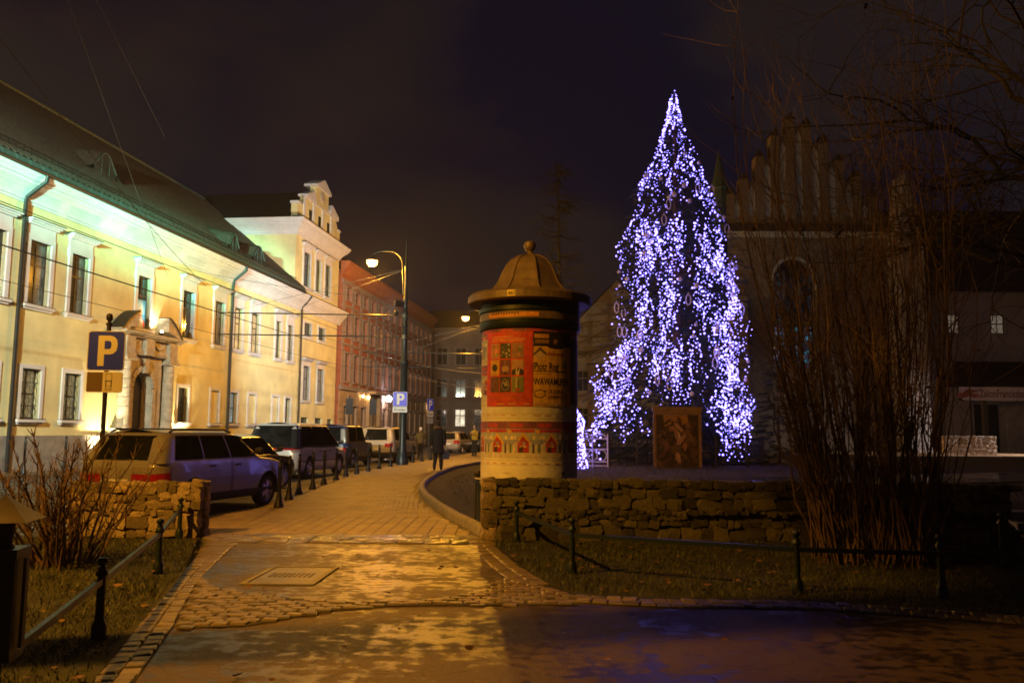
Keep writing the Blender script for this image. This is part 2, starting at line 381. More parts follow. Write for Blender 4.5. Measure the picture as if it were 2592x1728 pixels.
# kerb of the flower bed: rounded stones following the curve
kerb = bpy.data.objects.new('bed_kerb', None); col.objects.link(kerb); struct(kerb)
ky = [12.05]
pts = []
yy = 12.05
while yy < 52: pts.append(Vector((kr(yy), yy, 0))); yy += .05
acc = 0; seg = [pts[0]]
for a, b in zip(pts[:-1], pts[1:]):
    acc += (b-a).length; seg.append(b)
    if acc > .95:
        m = MB(); rr = []
        for i, p in enumerate(seg):
            q0 = seg[max(i-1, 0)]; q1 = seg[min(i+1, len(seg)-1)]; t = (q1-q0).normalized(); n_ = Vector((t.y, -t.x, 0))
            e_ = .006 if i in (0, len(seg)-1) else 0
            rr.append([p+n_*o+Vector((0, 0, z-e_)) for o, z in ((-.01, -.05), (-.005, .085), (.02, .13), (.075, .15), (.14, .13), (.165, .085), (.17, -.05))])
        m.grid(rr[::2] if len(rr) % 2 else rr); m.build('kerb_stone', M['kerbstone'], kerb, smooth=True)
        acc = 0; seg = [b+(b-a).normalized()*.012]
# raised bed and church green behind the right wall
g = []
for y in np.concatenate([np.linspace(11.9, 30, 38), np.linspace(31, 75, 24)]):
    x0 = kr(y)+.12
    g.append([(lerp(x0, 46, (k/34)**1.8), float(y), mound(lerp(x0, 46, (k/34)**1.8), y)+.012*mnoise.noise((lerp(x0, 46, (k/34)**1.8)*2, y*2, 0))) for k in range(35)])
struct(MB().grid(g).build('church_green', M['soil'], smooth=True))
def drape(poly, name, m, dz=.02, step=.5):
    xs = [p[0] for p in poly]; yy_ = [p[1] for p in poly]; mb = MB()
    n = len(poly)//2; A = poly[:n]; B = poly[n:][::-1]
    rows = []
    for k in range(9): rows.append([(lerp(a[0], b[0], k/8), lerp(a[1], b[1], k/8), mound(lerp(a[0], b[0], k/8), lerp(a[1], b[1], k/8))+dz) for a, b in zip(A, B)])
    return struct(mb.grid(rows).build(name, m, smooth=True))
drape([(4.6, 16.8), (6.2, 16.9), (8.5, 17.4), (12, 19), (20, 24), (20, 27), (11.5, 22), (8, 20.2), (6.4, 19.3), (5.2, 18.2)], 'green_path', M['wetpath'], .03)
drape([(17, 38.5), (24, 39.5), (30, 40), (40, 40), (40, 48), (30, 48), (24, 48), (15, 46)], 'church_forecourt', M['beige'], .035)
# foreground: asphalt, lens of asphalt, lawns
LL = [(-4.07, 11.39), (-3.22, 8.12), (-2.78, 6.32), (-2.46, 5.07), (-2.1, 3.5), (-1.6, 1.5), (-1.2, -1)]      # left lawn edge
CL = [(-3.61, 11.05), (-3.05, 8.24), (-2.55, 6.46), (-2.22, 5.08), (-1.86, 3.5), (-1.36, 1.5), (-1.0, -1)]    # inner edge of sett strip
LR = [(-.28, 11.4), (.09, 9.43), (.38, 8.27), (.59, 7.80), (1.28, 7.64), (2.6, 7.60), (3.47, 7.32), (4.3, 6.98), (6, 6.7), (9, 6.6)]
path = MB().add([(-4.5, -4, .0), (14, -4, .0), (14, 7.7, .0), (0, 12, .0), (-4.5, 12, .0)], [(0, 1, 2, 3, 4)])
struct(path.build('path_asphalt', M['asphalt']))
arc = [(-3.12, 8.45), (-2.85, 8.05), (-2.44, 7.79), (-1.95, 7.55), (-1.41, 7.43), (-1.0, 7.44), (-.66, 7.55), (-.3, 7.9), (-.06, 8.5)]
lens = arc+[(-.28, 9.8), (-.48, 11.02), (-2, 11.06), (-3.55, 11.02), (-3.3, 9.6)]
lm = MB(); lm.add([(x, y, .012) for x, y in lens], [tuple(range(len(lens)))]); struct(lm.build('asphalt_patch', M['asphalt_lens']))
lw = MB(); P = [(x, y, .012) for x, y in LL]+[(-9, -1, .012), (-9, 11.5, .012)]; lw.add(P, [tuple(range(len(P)))])
lawn_l = struct(lw.build('lawn_by_street', M['lawn']))
lw = MB(); P = [(x, y, .014) for x, y in LR]+[(9, 11.7, .014), (-.28, 11.7, .014)]; lw.add(P, [tuple(range(len(P)))])
lawn_r = struct(lw.build('lawn_by_wall', M['lawn']))
def blades(poly, n, name, dens_y=None, h=(.03, .075)):
    xs = [p[0] for p in poly]; ys_ = [p[1] for p in poly]; V = []; 
    A = np.array(poly); out = []
    while len(out) < n:
        x, y = random.uniform(min(xs), max(xs)), random.uniform(min(ys_), max(ys_))
        if inpoly(x, y, poly) and mnoise.noise((x*1.3, y*1.3, 3))+.75 > random.random()*.9: out.append((x, y))
    out = np.array(out); a = rng.uniform(0, 6.28, n); hh = rng.uniform(h[0], h[1], n); w = rng.uniform(.003, .006, n); ln = rng.uniform(.01, .06, n); b = rng.uniform(0, 6.28, n)
    v = np.zeros((n, 3, 3)); v[:, 0, 0] = out[:, 0]+np.cos(a)*w; v[:, 0, 1] = out[:, 1]+np.sin(a)*w; v[:, 1, 0] = out[:, 0]-np.cos(a)*w; v[:, 1, 1] = out[:, 1]-np.sin(a)*w
    v[:, 2, 0] = out[:, 0]+np.cos(b)*ln; v[:, 2, 1] = out[:, 1]+np.sin(b)*ln; v[:, 2, 2] = hh; v[:, :2, 2] = .008; 
    me = bpy.data.meshes.new(name); me.vertices.add(n*3); me.vertices.foreach_set('co', v.ravel()); me.loops.add(n*3); me.loops.foreach_set('vertex_index', np.arange(n*3, dtype=np.int32))
    me.polygons.add(n); me.polygons.foreach_set('loop_start', np.arange(0, n*3, 3, dtype=np.int32)); me.update(); me.validate()
    return obj(name, me, M['blade'])
PL = [(-4.03, 11.3), (-3.25, 8.12), (-2.82, 6.32), (-2.5, 5.07), (-2.2, 3.8), (-6.0, 3.8), (-7.5, 11.5)]
tag(blades(PL, 26000, 'grass'), 'short wet grass beside the left stone wall', 'grass', kind='stuff')
PR = [(x, y+.03) for x, y in LR[:-1]]+[(7, 11.5), (-.2, 11.5)]
tag(blades(PR, 26000, 'grass'), 'short wet grass below the right stone wall', 'grass', kind='stuff')
def litter(poly, n, name, zf=lambda x, y: .03):
    m = MB(); k = 0; xs = [p[0] for p in poly]; ys_ = [p[1] for p in poly]
    while k < n:
        x, y = random.uniform(min(xs), max(xs)), random.uniform(min(ys_), max(ys_))
        if not inpoly(x, y, poly): continue
        a = random.uniform(0, 6.28); s = random.uniform(.018, .045); z = zf(x, y)+random.uniform(.005, .03); c, q = math.cos(a), math.sin(a); tl = random.uniform(-.6, .6)
        L = [(1, 0), (.3, .5), (-.5, .45), (-1, 0), (-.5, -.45), (.3, -.5)]
        m.add([(x+(u*c-v*q)*s, y+(u*q+v*c)*s, z+v*s*tl+abs(u)*s*.2) for u, v in L], [(0, 1, 2, 3, 4, 5)]); k += 1
    return m.build(name, M['leaf'], fix=False)
tag(litter(PL, 170, 'fallen_leaves'), 'brown fallen leaves on the street side grass', 'leaves', kind='stuff')
tag(litter(PR, 330, 'fallen_leaves'), 'brown fallen leaves on the grass by the right wall', 'leaves', kind='stuff')
tag(litter([(-.6, 14), (-1.8, 20), (-2.2, 25), (-1.8, 30), (8, 30), (8, 12.5), (1.5, 12.5)], 400, 'fallen_leaves', lambda x, y: mound(x, y)+.005), 'brown fallen leaves on the church green', 'leaves', kind='stuff')
tag(litter([(-2.4, 4.6), (-3.2, 9), (-3.4, 11), (-.5, 11), (.4, 7.6), (3, 6.9), (3, 4.6)], 60, 'fallen_leaves', lambda x, y: .012), 'few trodden leaves lying on the asphalt path', 'leaves', kind='stuff')
# setts: each stone its own piece
def sett_mesh(k):
    m = MB(); j = lambda: random.uniform(-.06, .06)
    b = [(-.5+j(), -.5+j()), (.5+j(), -.5+j()), (.5+j(), .5+j()), (-.5+j(), .5+j())]
    v = [(x, y, 0) for x, y in b]+[(x*.93, y*.93, .7) for x, y in b]+[(x*.70+j()*.4, y*.70+j()*.4, 1+j()*2) for x, y in b]
    m.add(v, [(8, 9, 10, 11)]+[(a, (a+1) % 4, 4+(a+1) % 4, 4+a) for a in range(4)]+[(4+a, 4+(a+1) % 4, 8+(a+1) % 4, 8+a) for a in range(4)])
    return m
sett_mb = [sett_mesh(k) for k in range(8)]; sett_me = []
for k in sett_mb: q = k.mesh('sett', smooth=False); q.materials.append(M['sett']); sett_me.append(q)
band = arc+[(.0, 8.55), (.34, 8.25), (.56, 7.78), (.60, 7.38), (-.04, 7.34), (-.6, 7.3), (-1.02, 7.26), (-1.5, 7.05), (-2.02, 6.5), (-2.5, 6.42), (-3.0, 8.2)]
bandm = MB().add([(x, y, .006) for x, y in band], [tuple(range(len(band)))]); setts = struct(bandm.build('sett_paving', M['joint']))
strip = MB()
def strip_sheet(A, B, z=.006): strip.grid([[(x, y, z) for x, y in A], [(x, y, z) for x, y in B]])
strip_sheet(LL, CL); strip_sheet(LR[3:], [(x, y-.34) for x, y in LR[3:]]); strip_sheet([(-.28, 11.35), (.09, 9.43), (.40, 8.25)], [(-.52, 11.05), (-.22, 9.3), (.02, 8.4)])
strip.build('sett_bed', M['joint'], setts)
cand = []
for iy in range(60):                                     # curved courses inside the band
    y0 = 6.3+iy*.098
    for ix in range(60):
        x = -3.3+ix*.135+(.06 if iy % 2 else 0)+random.uniform(-.012, .012); y = y0+.16*math.sin((x+1.3)*1.1)+random.uniform(-.008, .008)
        if inpoly(x, y, band): cand.append((x, y, random.uniform(-.12, .12), .128, .09))
def course(A, B, n, w):
    a = [Vector((*p, 0)) for p in A]; b = [Vector((*p, 0)) for p in B]
    for i in range(len(a)-1):
        Ls = (a[i+1]-a[i]).length; k = max(1, int(Ls/.12))
        for j in range(k):
            t = (j+.5)/k; p = a[i].lerp(a[i+1], t); q = b[i].lerp(b[i+1], t); an = math.atan2((a[i+1]-a[i]).y, (a[i+1]-a[i]).x)
            for c in range(n):
                s = p.lerp(q, (c+.5)/n); cand.append((s.x, s.y, an+random.uniform(-.06, .06), Ls/k*.94, (q-p).length/n*.92))
course(LL[:5], CL[:5], 2, .2); course(LR[3:9], [(x, y-.32) for x, y in LR[3:9]], 2, .15); course([(-.28, 11.35), (.09, 9.43), (.40, 8.25)], [(-.52, 11.05), (-.22, 9.3), (.02, 8.4)], 2, .15)
cand.sort(key=lambda c: c[1]); rest = MB()
for i, (x, y, a, w, d) in enumerate(cand):
    h = .014+random.uniform(-.005, .008)
    if i < 300: obj('sett', random.choice(sett_me), None, setts, (x, y, .004), (random.uniform(-.05, .05), random.uniform(-.05, .05), a), (w, d, h))
    else:
        s = random.choice(sett_mb); c, q = math.cos(a), math.sin(a)
        rest.add([(x+u*w*c-v*d*q, y+u*w*q+v*d*c, .004+z*h) for u, v, z in s.v], s.f)
stuff(rest.build('sett_field', M['sett'], setts, fix=False))
# flagstones of the threshold between the two walls
thr = struct(MB().add([(-4.25, 11.06, .004), (-.42, 11.06, .004), (-.42, 11.97, .004), (-4.25, 11.97, .004)], [(0, 1, 2, 3)]).build('threshold', M['joint']))
for row, (y0, y1) in enumerate(((11.08, 11.36), (11.38, 11.64), (11.66, 11.93))):
    x = -4.2
    while x < -.5:
        w = random.uniform(.22, .5)
        o = obj('flagstone', random.choice(sett_me), None, thr, (x+w/2, (y0+y1)/2, .005), (random.uniform(-.03, .03), random.uniform(-.03, .03), 0), (w*.97, y1-y0, .02+random.uniform(0, .012)))
        o.material_slots[0].link = 'OBJECT'; o.material_slots[0].material = M['flag']
        x += w
# manhole cover
mh = thing('manhole_cover', 'square ribbed metal inspection cover set in the asphalt path', 'manhole cover', (-2.225, 8.65, .014), R(-1.5))
m = MB()
for a, b, c_, d_ in ((-.36, .36, -.52, -.47), (-.36, .36, .47, .52), (-.36, -.31, -.47, .47), (.31, .36, -.47, .47)): m.bx(a, b, c_, d_, 0, .012)
m.build('frame', M['greystone'], mh)
m = MB(); m.bx(-.30, .30, -.46, .46, -.004, .006)
for i in range(-4, 5):
    for j in range(-2, 3): m.bx(i*.05-.014, i*.05+.014, j*.05-.014, j*.05+.014, .006, .011)
m.build('lid', M['sett'], mh)

# ------------------------------------------------------------------ rubble walls
def rock(k):
    bm = bmesh.new(); bmesh.ops.create_cube(bm, size=1); bmesh.ops.subdivide_edges(bm, edges=bm.edges, cuts=2, use_grid_fill=True)
    for v in bm.verts:
        p = v.co.copy(); n_ = p.normalized()*.62; v.co = p.lerp(n_, .34)
        v.co += Vector((mnoise.noise(p*2+Vector((k*7, 0, 0))), mnoise.noise(p*2+Vector((0, k*5, 9))), mnoise.noise(p*2+Vector((3, k, 0)))))*.16+Vector((mnoise.noise(p*5+Vector((k*3, 1, 0))), mnoise.noise(p*5+Vector((0, k*3, 2))), mnoise.noise(p*5+Vector((4, 0, k*3)))))*.10
    me = bpy.data.meshes.new('stone'); bm.to_mesh(me); bm.free(); me.shade_smooth(); me.set_sharp_from_angle(angle=R(30)); return me
rocks = [rock(k) for k in range(9)]
def rubble(name, label, x0, x1, yf, th, h0, h1, m, seed, faces=('front',), flat=0.):
    random.seed(seed)
    w = thing(name, label, 'wall', (0, 0, 0))
    core = MB(); n = 24; rows = []
    topz = lambda x: lerp(h0, h1, (x-x0)/(x1-x0))
    core.grid([[(lerp(x0+.03, x1-.03, k/n), yf+.06, -.05) for k in range(n+1)], [(lerp(x0+.03, x1-.03, k/n), yf+.06, topz(lerp(x0, x1, k/n))-.04+.012*random.uniform(-1, 1)) for k in range(n+1)],
               [(lerp(x0+.03, x1-.03, k/n), yf+th-.03, topz(lerp(x0, x1, k/n))-.04) for k in range(n+1)], [(lerp(x0+.03, x1-.03, k/n), yf+th-.03, -.05) for k in range(n+1)]])
    core.add([(x0+.03, yf+.05, -.05), (x0+.03, yf+.05, topz(x0)-.04), (x0+.03, yf+th-.03, topz(x0)-.04), (x0+.03, yf+th-.03, -.05)], [(0, 1, 2, 3)])
    core.add([(x1-.03, yf+.05, -.05), (x1-.03, yf+.05, topz(x1)-.04), (x1-.03, yf+th-.03, topz(x1)-.04), (x1-.03, yf+th-.03, -.05)], [(3, 2, 1, 0)])
    core.build('mortar', M['mortar'], w)
    def put(x, y, z, sx, sy, sz):
        me = random.choice(rocks); o = obj('stone', me, None, w, (x, y, z), (random.uniform(-.12, .12), random.choice((0, 3.14))+random.uniform(-.12, .12), random.choice((0, 3.14))+random.uniform(-.1, .1)), (sx, sy, sz))
        if not me.materials: me.materials.append(M['stone'])
        o.material_slots[0].link = 'OBJECT'; o.material_slots[0].material = m
    rowsz = []; z = .0
    while z < max(h0, h1)-.05:
        hh = random.choice((.08, .11, .14, .18, .22))*random.uniform(.9, 1.1); rowsz.append((z, hh)); z += hh
    k = max(h0, h1)/z
    for z, hh in rowsz:
        z *= k; hh *= k; x = x0+random.uniform(0, .05)
        while x < x1-.04:
            wd = min(random.uniform(.7, 2.0)*hh, .36); wd = min(wd, x1-x)
            if wd < .05: break
            f = topz(x)/max(h0, h1); s_ = random.uniform(.75, 1)
            put(x+wd/2, yf+.06+random.uniform(-.015, .025), (z+hh/2)*f+random.uniform(-.02, .02), wd*1.03, .15, hh*f*1.06*random.uniform(.8, 1.15))
            x += wd
        if 'end' in faces:
            yy_ = yf+.15; xe = x0 if 'left' in faces else x1
            while yy_ < yf+th-.05:
                wd = random.uniform(.12, .2); put(xe+(.05 if 'left' in faces else -.05), yy_+wd/2, z+hh/2, .16, wd, hh); yy_ += wd
    x = x0+.02
    while x < x1-.05:                                                   # capping stones
        wd = random.uniform(.16, .36); put(x+wd/2, yf+th/2, topz(x)-.045, wd*1.02, th*.96, .075); x += wd
    random.seed(seed+1)
    return w
rubble('rubble_wall', 'low pale rubble stone wall beside the bare bush at left', -6.15, -4.30, 11.62, .34, .74, .76, M['stone'], 31, ('front', 'end', 'right'))
wr = rubble('rubble_wall', 'long dark mossy rubble wall below the poster column', -.36, 6.9, 11.55, .40, .84, .80, M['stone_dark'], 47)
for z, h in ((.09, .20), (.30, .24), (.55, .26), (.76, .16)):          # pale end stones of the long wall
    o = obj('end_stone', rocks[int(z*10) % 9], None, wr, (-.31, 11.70, z), (0, 0, .1), (.20, .36, h)); o.material_slots[0].link = 'OBJECT'; o.material_slots[0].material = M['stone']
st = thing('stone_steps', 'worn stone steps at the right end of the long wall', 'steps', (7.6, 11.3, 0), R(-14))
for k in range(3): MB().bx(-.6, .9, k*.34, k*.34+.36, k*.13, k*.13+.14).build('step', M['kerbstone'], st)
# ------------------------------------------------------------------ buildings
def wall_open(x0, x1, z0, z1, ops, depth=.24, y=0.):
    """wall sheet facing -y with rectangular openings and reveals"""
    xs = sorted({x0, x1, *[v for o in ops for v in (o[0], o[1])]}); zs = sorted({z0, z1, *[v for o in ops for v in (o[2], o[3])]})
    m = MB()
    for a, b in zip(xs[:-1], xs[1:]):
        for c, d in zip(zs[:-1], zs[1:]):
            if any(o[0]-1e-6 <= a and b <= o[1]+1e-6 and o[2]-1e-6 <= c and d <= o[3]+1e-6 for o in ops): continue
            m.add([(a, y, c), (b, y, c), (b, y, d), (a, y, d)], [(0, 1, 2, 3)])
    for a, b, c, d in [o[:4] for o in ops]:
        m.add([(a, y, c), (b, y, c), (b, y, d), (a, y, d), (a, y+depth, c), (b, y+depth, c), (b, y+depth, d), (a, y+depth, d)], [(0, 1, 5, 4), (1, 2, 6, 5), (2, 3, 7, 6), (3, 0, 4, 7)])
    return m
def window(par, x0, x1, z0, z1, y, pane='glass_dark', rows=(.32,), ncol=2, bar=.045, fmat='frame_dark', sub=0, name='window'):
    m = MB(); fr = .055; d = .05
    m.bx(x0, x0+fr, y, y+d, z0, z1); m.bx(x1-fr, x1, y, y+d, z0, z1); m.bx(x0+fr, x1-fr, y, y+d, z0, z0+fr); m.bx(x0+fr, x1-fr, y, y+d, z1-fr, z1)
    xs = [x0+fr]+[lerp(x0, x1, k/ncol) for k in range(1, ncol)]+[x1-fr]; zr = [z0+fr]+[z1-(z1-z0)*r for r in sorted(rows, reverse=True)]+[z1-fr]
    for x in xs[1:-1]: m.bx(x-bar/2, x+bar/2, y-.004, y+d, z0+fr, z1-fr)
    for z in zr[1:-1]: m.bx(x0+fr, x1-fr, y-.008, y+d+.002, z-bar/2-.008, z+bar/2+.008)
    if sub:
        for k in range(len(xs)-1):
            for z in np.linspace(zr[0], zr[1] if len(zr) > 1 else z1, sub+1)[1:-1]: m.bx(xs[k], xs[k+1], y+.006, y+d-.004, z-.012, z+.012)
    w = m.build(name, M[fmat], par)
    for k in range(len(xs)-1):
        for q in range(len(zr)-1):
            MB().bx(xs[k]+.01, xs[k+1]-.01, y+.022, y+.034, zr[q]+.01, zr[q+1]-.01).build('pane', M[pane], w)
    return w
def surround(w, x0, x1, z0, z1, wd=.17, pr=.06, hood=.0, sill=True, mt='trim', ears=True):
    m = MB(); y1 = -.001
    m.bx(x0-wd, x0, -pr, .12, z0, z1); m.bx(x1, x1+wd, -pr, .12, z0, z1); m.bx(x0-wd, x1+wd, -pr, .12, z1, z1+wd)
    if ears: m.bx(x0-wd-.05, x0-wd, -pr*.7, y1, z1-.15, z1+wd); m.bx(x1+wd, x1+wd+.05, -pr*.7, y1, z1-.15, z1+wd)
    m.build('surround', M[mt], w)
    if hood:
        m = MB(); zt = z1+wd+hood
        m.bx(x0-wd, x1+wd, -pr*.6, y1, z1+wd+.002, zt)
        for k, (o, h) in enumerate(((.08, .06), (.16, .05), (.24, .05))): m.bx(x0-wd-o*.55, x1+wd+o*.55, -pr-o, y1, zt+k*.055, zt+k*.055+h)
        h_ = m.build('hood', M[mt], w)
        MB().bx(x0-wd-.16, x1+wd+.16, -pr-.27, y1, zt+.167, zt+.185).build('hood_flashing', M['darkmetal'], w)
    if sill:
        m = MB(); m.bx(x0-wd-.06, x1+wd+.06, -.16, .2, z0-.10, z0-.001); m.bx(x0-wd, x1+wd, -.09, y1, z0-.17, z0-.10); m.build('sill', M[mt], w)
        MB().bx(x0-wd-.07, x1+wd+.07, -.175, y1, z0-.0005, z0+.012).build('sill_flashing', M['darkmetal'], w)
def extrude(prof, x0, x1, name, m, par, smooth=False):
    mb = MB(); n = len(prof); mb.add([(x0, y, z) for y, z in prof]+[(x1, y, z) for y, z in prof], [(i, i+1, n+i+1, n+i) for i in range(n-1)])
    mb.add([(x0, y, z) for y, z in prof], [tuple(range(n))]); mb.add([(x1, y, z) for y, z in prof], [tuple(range(n))])
    return mb.build(name, m, par, smooth)
CORN = [(.05, 8.80), (-.06, 8.80), (-.06, 8.88), (-.11, 8.90), (-.11, 8.98), (-.16, 9.06), (-.25, 9.18), (-.38, 9.30), (-.48, 9.37), (-.48, 9.44), (-.56, 9.46), (-.56, 9.56), (-.62, 9.60), (-.66, 9.68), (-.66, 9.74), (.05, 9.74)]
pal = thing('bishops_palace', 'long two storey yellow palace with green roof and stone portal', 'building', FP, FRZ)
pal.name = 'yellow_palace'
UP = [(-4.9, -3.9), (-2.8, -1.79), (-.74, .30), (1.40, 2.40), (5.60, 6.57), (9.20, 10.24), (12.26, 13.26), (14.34, 15.32), (16.37, 17.42), (19.68, 20.48), (21.45, 22.28)]
LO = [(-2.75, -1.8), (-.70, .22), (1.43, 2.36), (9.19, 10.11), (12.26, 13.12), (14.26, 15.14), (16.43, 17.33), (19.62, 20.5), (21.46, 22.26)]
T0 = 22.3; T1 = 30.4
ops = [(a, b, 5.53, 7.68) for a, b in UP]+[(a, b, 1.76 if i < 7 else 1.5, 3.42 if i < 3 else 3.33) for i, (a, b) in enumerate(LO)]+[(5.35, 6.95, .0, 3.95)]
wall_open(-16, T0, 0, 8.9, ops).build('wall', M['plaster'], pal)
MB().bx(-16, 4.3, -.07, -.001, 0, 1.22).build('plinth', M['greystone'], pal); MB().bx(8.5, T0+.001, -.07, -.001, 0, 1.22).build('plinth', M['greystone'], pal)
MB().bx(-16, T0, 3, 3.1, 0, 9).build('inner_wall', M['black'], pal)
for i, (a, b) in enumerate(UP):
    p = 'lit_warm' if i in (7, 8) else ('lit_dim' if i == 10 else ('curtain_glass' if i in (2, 3, 6, 9) else 'glass_dark'))
    w = window(pal, a, b, 5.53, 7.68, .13, p, (.36,), 2, sub=2); surround(w, a, b, 5.53, 7.68, .17, .06, .34)
for i, (a, b) in enumerate(LO):
    z0 = 1.76 if i < 7 else 1.5; z1 = 3.42 if i < 3 else 3.33
    if i in (4, 6, 7):
        bw = MB().bx(a, b, .06, .1, z0, z1).build('blind_window', M['plaster'], pal); surround(bw, a, b, z0, z1, .14, .05, 0, True, ears=False); continue
    p = {0: 'lit_dim', 1: 'lit_dim', 2: 'lit_dim', 3: 'glass_dark', 5: 'lit_blue', 8: 'glass_dark'}[i]
    w = window(pal, a, b, z0, z1, .17, p, (.5,), 2, sub=2); surround(w, a, b, z0, z1, .14, .05, 0, True, ears=False)
    if i < 4:                                                        # wavy window grille
        g = MB()
        for k in range(6):
            x = lerp(a+.08, b-.08, k/5); g.tube([(x+.045*math.sin(z*18+(k % 2)*math.pi), .08, z) for z in np.linspace(z0+.03, z1-.03, 22)], .009, 4)
        for z in (z0+.45, z1-.45): g.bx(a, b, .07, .09, z-.01, z+.01)
        g.build('grille', M['darkmetal'], w)
extrude(CORN, -16, T0-.0, 'cornice', M['trim'], pal)
# copper eaves panels, gutter, snow guard
fm = MB(); fm.add([(0, -.70, 9.76), (.62, -.70, 9.76), (.62, -.62, 10.02), (0, -.62, 10.02), (.03, -.72, 9.79), (.59, -.72, 9.79), (.59, -.64, 9.99), (.03, -.64, 9.99)], [(4, 5, 6, 7), (0, 1, 5, 4), (1, 2, 6, 5), (2, 3, 7, 6), (3, 0, 4, 7)])
fme = fm.mesh('eaves_panel'); fme.materials.append(M['copper'])
for k in range(61): obj('eaves_panel', fme, None, pal, (-15.6+k*.625, 0, 0))
MB().tube([(-16, -.74, 9.74), (T0+.1, -.74, 9.74)], .06, 8).build('gutter', M['darkmetal'], pal)
RS = .85
def rz_(y): return 10.0+(y+.64)*RS
rf = MB(); rows = []
tx = np.arange(-16, T0+.3, .075)
for y in np.linspace(-.64, 6.1, 14): rows.append([(float(x), float(y)+.0, rz_(y)+(.055 if k % 4 == 1 else (.045 if k % 4 == 2 else 0))) for k, x in enumerate(tx)])
roof = rf.grid(rows).build('roof', M['rooftile'], pal)
MB().add([(-16, 6.1, rz_(6.1)), (T0, 6.1, rz_(6.1)), (T0, 13, 10), (-16, 13, 10)], [(0, 1, 2, 3)]).build('rear_roof', M['rooftile'], pal)
MB().tube([(-16, 6.1, rz_(6.1)+.04), (T0, 6.1, rz_(6.1)+.04)], .11, 8).build('ridge', M['copper'], roof)
sg = MB()
for z in (.10, .24): sg.tube([(-16, -.25, rz_(-.25)+z), (T0-.3, -.25, rz_(-.25)+z)], .014, 4)
for k in range(110): x = -15.8+k*.345; sg.bx(x-.012, x+.012, -.26, -.24, rz_(-.25), rz_(-.25)+.27)
sg.build('snow_guard', M['darkmetal'], roof)
def dormer(x0, x1, y, H):
    m = MB(); c = (x0+x1)/2; W = (x1-x0)/2; us = np.linspace(-1.7, 1.7, 19); A = []; B = []
    for u in us:
        h = H*math.exp(-(u*1.05)**2*1.15); k = .18
        A.append((c+u*W, y, rz_(y)+h+.04)); yb = y+h/(RS-k); B.append((c+u*W, yb, rz_(yb)+.05))
    m.grid([A, [tuple(lerp(p, q, .5) for p, q in zip(a, b)) for a, b in zip(A, B)], B]); d = m.build('dormer', M['rooftile'], roof, True)
    fm_ = MB(); us = np.linspace(-.95, .95, 11); pts = [(c+u*W, y-.015, rz_(y)+H*math.exp(-(u*1.05)**2*1.15)-.02) for u in us]; base = [(c+u*W, y-.015, rz_(y)-.05) for u in us]
    fm_.grid([base, pts]); fm_.build('dormer_window', M['glass_dark'], roof)
    f = MB(); f.tube([(p[0], p[1]-.02, p[2]+.0) for p in pts], .028, 6); f.tube([base[0], base[-1]], .022, 6)
    for u in (-.33, .33): f.tube([(c+u*W, y-.03, rz_(y)-.03), (c+u*W, y-.03, rz_(y)+H*math.exp(-(u*1.05)**2*1.15)-.03)], .013, 4)
    f.build('dormer_frame', M['copper'], roof)
dormer(4.05, 5.6, 1.2, 1.0); dormer(13.1, 14.2, -.18, .95); dormer(15.95, 17.4, -.18, .95); dormer(-4.2, -2.7, 1.2, 1.0)
ch = MB().bx(-2.9, -2.2, 5.6, 6.5, 15.2, 17.0).build('chimney', M['brick'], roof)
ch2 = MB().bx(-3.0, -2.1, 5.5, 6.6, 17.0, 17.15).build('chimney_cap', M['greystone'], roof)
for i, t in enumerate((-1.21, 13.92)):
    MB().tube([(t+.12, -.74, 9.7), (t+.12, -.72, 9.5), (t+.04, -.4, 9.2), (t, -.14, 8.95), (t, -.12, 8.7), (t, -.12, .1)], .065, 8).build('downpipe', M['darkmetal'], pal)
# stone portal: pilasters, arch, entablature, broken pediment
C = 6.15
portal = MB().bx(4.28, 8.42, -.02, -.001, 0, 5.05).build('portal', M['sandstone'], pal) if False else None
portal = bpy.data.objects.new('portal', None); col.objects.link(portal); portal.parent = pal
for x0, x1 in ((4.42, 5.08), (7.62, 8.28)):
    por = MB(); por.bx(x0-.07, x1+.07, -.34, .0, 0, 1.35); por.bx(x0-.14, x1+.14, -.40, .0, 1.35, 1.48); por.bx(x0-.12, x1+.12, -.38, 0, 0, .25); por.build('pedestal', M['sandstone'], portal)
    cx = (x0+x1)/2; por = MB(); por.lathe([(.27, 1.48), (.29, 1.52), (.25, 1.62), (.24, 2.0)]+[q for k in range(6) for q in ((.235-.005*k, 2.0+k*.36), (.25-.005*k, 2.05+k*.36), (.25-.005*k, 2.31+k*.36), (.235-.005*k, 2.36+k*.36))], 14, (cx, -.22, 0)); por.build('column', M['sandstone'], portal)
    por = MB(); por.bx(x0-.05, x1+.05, -.52, 0, 4.16, 4.28); por.bx(x0, x1, -.46, 0, 4.28, 4.42); por.build('capital', M['sandstone'], portal)
pw = MB(); N_ = 18; r0, zc = .68, 3.12                                   # infill with round arch
inn = [(C-r0, 0)]+[(C-r0*math.cos(math.pi*k/N_), zc+r0*math.sin(math.pi*k/N_)) for k in range(N_+1)]+[(C+r0, 0)]
out = [(5.15, 0)]+[(lerp(5.15, 7.55, k/N_) if True else 0, 4.42) for k in range(N_+1)]+[(7.55, 0)]
n_ = len(inn); pw.add([(x, -.13, z) for x, z in inn]+[(x, -.13, z) for x, z in out]+[(x, .34, z) for x, z in inn], [(i, i+1, n_+i+1, n_+i) for i in range(n_-1)]+[(i, i+1, 2*n_+i+1, 2*n_+i) for i in range(n_-1)])
pw.build('arch_wall', M['sandstone'], portal)
